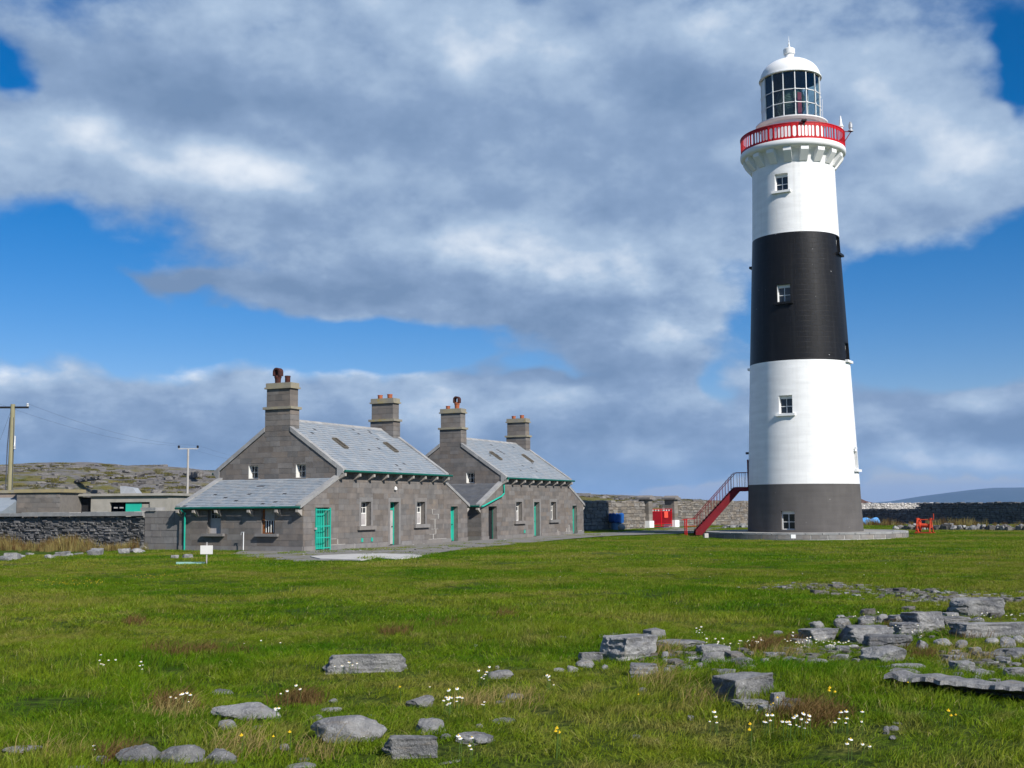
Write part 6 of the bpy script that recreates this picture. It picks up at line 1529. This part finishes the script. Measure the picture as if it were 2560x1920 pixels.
def patch_scatter():
    """straw and russet clumps, tall weeds, daisies and yellow flowers where the photo shows them"""
    g = np.random.default_rng(5)
    def around(lst):
        xs, ys, k = [], [], []
        for (u, v, ru, rv, n) in lst:
            for _ in range(n):
                uu = u + ru * g.normal() * 0.55; vv = v + rv * g.normal() * 0.55; p = on_ground(uu, max(vv, 1345)); xs.append(p.x); ys.append(p.y)
        return np.array(xs), np.array(ys)
    # straw tufts
    st = [tuft(50 + i, 0.13, 24, 0.06, 0.16, 0.0036, 1.4, 0.7, M_STRAW) for i in range(3)] + [tuft(55 + i, 0.13, 34, 0.05, 0.15, 0.0045, 1.1, 0.3, M_RUSSET) for i in range(3)]
    x, y = around([(1290, 1760, 40, 18, 10), (1190, 1765, 25, 12, 8), (1640, 1640, 60, 10, 10), (560, 1870, 60, 25, 9), (620, 1895, 70, 16, 7), (800, 1895, 90, 14, 6), (1740, 1760, 35, 20, 12), (1620, 1700, 60, 22, 14), (1960, 1640, 60, 10, 14), (2420, 1640, 90, 20, 14), (60, 1885, 90, 20, 4), (430, 1790, 50, 14, 10)])
    x2, y2 = around([(750, 1758, 45, 12, 26), (440, 1765, 35, 12, 22), (2030, 1800, 75, 16, 50), (1900, 1622, 40, 7, 18), (1960, 1610, 50, 8, 16), (500, 1635, 110, 9, 30), (1270, 1540, 12, 4, 8), (340, 1560, 12, 5, 8), (290, 1905, 12, 10, 10), (2450, 1585, 90, 8, 22), (2240, 1575, 30, 6, 8), (1115, 1570, 40, 5, 10), (980, 1585, 40, 6, 10), (2300, 1640, 40, 8, 8)])
    n1, n2 = len(x), len(x2); X = np.concatenate([x, x2]); Y = np.concatenate([y, y2]); n = n1 + n2; k = ~blocked(X, Y)
    idx = np.concatenate([g.integers(0, 3, n1), g.integers(3, 6, n2)]); s = g.uniform(0.8, 1.4, n)
    scatter('dry_grass', st, np.stack([X, Y, gz(X, Y)], 1)[k], np.stack([0 * s, 0 * s, g.uniform(-1, 1, n)], 1)[k], np.stack([s, s, s], 1)[k], idx[k], 'straw and russet clumps of dry grass among the stones', 'grass')
    # tall weeds before the yard wall and by the dark wall
    wd = [tuft(60 + i, 0.30, 46, 0.30, 0.85, 0.018, 0.35, 0.12, (M_RUSSET, M_STRAW)[i % 2]) for i in range(4)]
    c = HA - D2 * (W + 0.3); X = []; Y = []
    for _ in range(560):
        a = g.uniform(1.6, 17.5); q = c - D2 * a - D1 * (0.15 + g.gamma(1.6, 0.75)); X.append(q.x); Y.append(q.y)
    for _ in range(260):
        t = g.random(); p = at_ground(2150, 116).lerp(at_ground(2700, 96), t); X.append(p.x + g.normal() * 0.6); Y.append(p.y + g.normal() * 2.0)
    X = np.array(X); Y = np.array(Y); n = len(X); s = np.clip(g.gamma(3.2, 0.22, n), 0.25, 1.15) * (0.75 + 0.3 * np.sin(X * 1.3))
    scatter('tall_weeds', wd, np.stack([X, Y, gz(X, Y)], 1), np.stack([0 * s, 0 * s, g.uniform(0, 6.28, n)], 1), np.stack([s, s, s], 1), g.integers(0, 4, n), 'tall brown weeds growing along the foot of the walls', 'weeds')
    # daisies / yellow flowers
    MP = mat('daisy_petal', (0.80, 0.80, 0.78), None, 2, 0.7); MY = mat('yellow_petal', (0.75, 0.48, 0.01), None, 2, 0.7); MST = mat('flower_stem', (0.07, 0.13, 0.02), None, 2, 0.9)
    def flower(pet, r0, h, name, tilt, centre=None):
        mb = MB(); n = 9
        for k in range(n):
            a0, a1 = 2 * math.pi * (k + 0.06) / n, 2 * math.pi * (k + 0.94) / n; am = (a0 + a1) / 2
            T = lambda rr, a, z: (rr * math.cos(a), rr * math.sin(a) * math.cos(tilt), h + z + rr * math.sin(a) * math.sin(tilt))
            mb.add([T(r0 * 0.25, am, 0.004), T(r0 * 0.85, a0, 0.0), T(r0, am, -0.002), T(r0 * 0.85, a1, 0.0)], [(0, 1, 2, 3)])
        nf = len(mb.f); mb.lathe([(r0 * 0.34, h + 0.001), (r0 * 0.26, h + 0.008), (0, h + 0.010)], 8, cap=False); nc = len(mb.f)
        mb.tube([(0, 0, -0.02), (0.01, 0, h)], 0.0022, 4)
        me = bpy.data.meshes.new(name); me.from_pydata(mb.v, [], mb.f)
        for m_ in (pet, MY, MST): me.materials.append(m_)
        me.polygons.foreach_set('material_index', [0] * nf + [1] * (nc - nf) + [2] * (len(mb.f) - nc))
        return bpy.data.objects.new(name, me)
    fl = [flower(MP, 0.0135, h, 'daisy', t) for (h, t) in ((0.13, 0.35), (0.16, 0.6), (0.11, 0.15))] + [flower(MY, 0.011, h, 'yellow', t) for (h, t) in ((0.13, 0.5), (0.16, 0.3))]
    x, y = around([(1120, 1795, 16, 9, 15), (1216, 1718, 22, 5, 9), (1150, 1783, 14, 5, 6), (1212, 1787, 8, 3, 4), (865, 1690, 45, 5, 12), (1075, 1740, 3, 2, 1), (1373, 1730, 10, 14, 7), (1800, 1630, 45, 5, 18), (1745, 1598, 10, 4, 10), (1880, 1622, 30, 8, 26), (2030, 1625, 70, 12, 40), (2110, 1632, 30, 8, 12), (2170, 1600, 30, 5, 10), (2230, 1590, 35, 5, 14), (2290, 1600, 25, 8, 14), (2330, 1570, 20, 8, 12), (2000, 1850, 60, 9, 18), (1920, 1845, 14, 6, 7), (1790, 1838, 14, 6, 4), (2110, 1835, 30, 10, 9), (2150, 1910, 30, 4, 6), (450, 1782, 24, 6, 9), (260, 1680, 35, 14, 9), (355, 1685, 12, 10, 4), (650, 1628, 45, 4, 7), (1147, 1900, 6, 4, 2), (1175, 1905, 10, 8, 4), (690, 1815, 14, 10, 6), (740, 1765, 40, 12, 6), (2470, 1560, 70, 6, 26), (2180, 1560, 60, 5, 10), (235, 1905, 5, 5, 3)])
    xx = g.uniform(1400, 2500, 90); vv = g.uniform(1352, 1460, 90); pf = [on_ground(a, b_) for a, b_ in zip(xx, vv)]
    x = np.concatenate([x, [p.x for p in pf]]); y = np.concatenate([y, [p.y for p in pf]])
    x2, y2 = around([(200, 1420, 60, 10, 40), (180, 1465, 110, 12, 70), (380, 1450, 60, 12, 34), (470, 1425, 60, 8, 16), (1875, 1880, 10, 6, 3), (1596, 1773, 4, 3, 1), (1000, 1765, 3, 2, 1), (2080, 1770, 10, 4, 3), (2270, 1743, 4, 2, 1), (1930, 1800, 20, 6, 3), (1400, 1895, 14, 10, 3), (2390, 1835, 30, 10, 3), (600, 1900, 200, 10, 3)])
    kp = g.random(len(x)) < 0.72; x, y = x[kp], y[kp]
    X = np.concatenate([x, x2]); Y = np.concatenate([y, y2]); n = len(X); s = g.uniform(0.65, 1.25, n)
    s = s * np.where(Y > 11.5, 0.8, 1.0); idx = np.concatenate([g.integers(0, 3, len(x)), g.integers(3, 5, len(x2))])
    scatter('meadow_flowers', fl, np.stack([X, Y, gz(X, Y)], 1), np.stack([0 * s, 0 * s, g.uniform(-0.5, 0.5, n)], 1), np.stack([s, s, s], 1), idx, 'white daisies and small yellow flowers in the grass', 'flowers')
    # gravelly pebbles where the turf is thin
    pb = []
    for k in range(5):
        me = rock_mesh(800 + k, ['slab', 'block', 'slab'][k % 3], 2, (M_HROCK, M_ROCK, M_HROCK)[k % 3]); pb.append(bpy.data.objects.new('pebble', me))
    x, y = around([(2050, 1467, 120, 6, 320), (2240, 1483, 130, 8, 420), (2400, 1500, 150, 13, 420), (2300, 1560, 220, 30, 170), (2050, 1640, 160, 20, 120), (1800, 1660, 120, 16, 60), (1560, 1594, 50, 6, 40), (1960, 1775, 40, 9, 40), (2450, 1660, 120, 30, 90), (1700, 1635, 110, 20, 40)])
    pth = []
    for _ in range(700):
        s_ = g.uniform(-4, 37); t_ = g.uniform(0.1, 6.0); q = HA + D1 * s_ + D2 * t_; pth.append((q.x, q.y))
    for _ in range(260):
        q = GP + GD * g.uniform(0.3, 5) + GN * g.uniform(-1, 9); pth.append((q.x, q.y))
    pth = np.array(pth); X = np.concatenate([x, pth[:, 0]]); Y = np.concatenate([y, pth[:, 1]]); n = len(X); s = g.gamma(1.8, 0.026, n) + 0.03; s[len(x):] *= 0.8
    scatter('pebbles', pb, np.stack([X, Y, gz(X, Y) + 0.1 * s], 1), np.stack([0 * s, 0 * s, g.uniform(0, 6.28, n)], 1), np.stack([s, s * 0.8, s * 0.55], 1), g.integers(0, 5, n), 'loose grey pebbles and stone chips on thin turf and paths', 'pebbles')
    # boulders and scrub on the hillside
    hb = []
    for k in range(4): hb.append(bpy.data.objects.new('hill_boulder', rock_mesh(820 + k, ['slab', 'block', 'slab', 'boulder'][k], 2, M_HROCK)))
    MHG = mat_blade('hill_grass_blade', ((0.10, 0.105, 0.026), (0.15, 0.125, 0.04)))
    hs = [tuft(70 + i, 0.9, 120, 0.3, 1.0, 0.06, 0.5, 0.1, MHG) for i in range(2)]
    n = 3600; az = g.uniform(-0.46, 0.24, n); R = g.uniform(128, 305, n); X = R * np.sin(az); Y = R * np.cos(az); Z = np.array([hill_z(a, b_) for a, b_ in zip(X, Y)])
    idx = np.where(g.random(n) < 0.72, g.integers(0, 4, n), g.integers(4, 6, n)); s = np.where(idx < 4, g.gamma(1.8, 0.34, n) + 0.2, g.uniform(0.5, 1.2, n))
    scatter('hillside_boulders', hb + hs, np.stack([X, Y, Z], 1), np.stack([0 * s, 0 * s, g.uniform(0, 6.28, n)], 1), np.stack([s * 1.5, s, s * 0.42], 1), idx, 'grey limestone boulders and scrub strewn over the far hillside', 'boulders')
patch_scatter()

def hill_walls():
    """short ruined field walls on the hillside"""
    r = random.Random(9); ms = [rock_mesh(860 + k, 'block', 2, M_HROCK) for k in range(4)]
    for (u0, v0, u1, v1, D0, D1_, h) in ((195, 1203, 255, 1212, 205, 185, 0.6), (423, 1217, 472, 1226, 165, 155, 0.7), (480, 1194, 500, 1201, 230, 220, 1.2), (330, 1172, 412, 1172, 295, 292, 1.6)):
        a = atY(u0, v0, D0); b_ = atY(u1, v1, D1_); a = Vector((a[0], D0, hill_z(a[0], D0))); b_ = Vector((b_[0], D1_, hill_z(b_[0], D1_)))
        e = empty('ruined_field_wall', a, 0, {195: 'long dark ruined field wall slanting across the hillside', 423: 'short dark ruined field wall above the pale pole foot', 480: 'small broken wall end high on the hill by the cottage gable', 330: 'grassy broken wall along the hill crest'}[u0], 'wall')
        n = int((b_ - a).length / 0.75) + 2
        for k in range(n):
            c = (b_ - a) * (k / (n - 1))
            for lv in range(2):
                o = link('stone', r.choice(ms), e); s = r.uniform(0.7, 1.05); o.location = (c.x + r.uniform(-.2, .2), c.y + r.uniform(-.2, .2), h * (0.2 + 0.42 * lv)); o.scale = (s * 1.1, s, h * 0.55); o.rotation_euler = (0, 0, r.uniform(0, 3))
    c = atY(128, 1160, 295); e = empty('stone_cairn', (c[0], 295, hill_z(c[0], 295)), 0, 'small stone cairn standing on the hill crest', 'cairn')
    for k in range(9):
        o = link('stone', r.choice(ms), e); o.location = (r.uniform(-0.6, 0.6) * (1 - k / 10), 0, 0.25 + 0.22 * k); o.scale = (1.5 - 0.1 * k, 1.2 - 0.08 * k, 0.5); o.rotation_euler = (0, 0, r.uniform(0, 3))
hill_walls()

# ------------------------------------------------------------------ sea air
def haze():
    m = bpy.data.materials.new('sea_haze'); m.use_nodes = True; t = m.node_tree; t.nodes.clear()
    v = t.nodes.new('ShaderNodeVolumePrincipled'); v.inputs['Color'].default_value = (0.36, 0.60, 1.0, 1); v.inputs['Density'].default_value = 6.5e-5; v.inputs['Anisotropy'].default_value = 0.0
    o = t.nodes.new('ShaderNodeOutputMaterial'); t.links.new(v.outputs[0], o.inputs['Volume'])
    tag(MB().box(-12500, 12500, -12500, 12500, -14.5, 190).build('haze', m), kind='stuff')
haze()
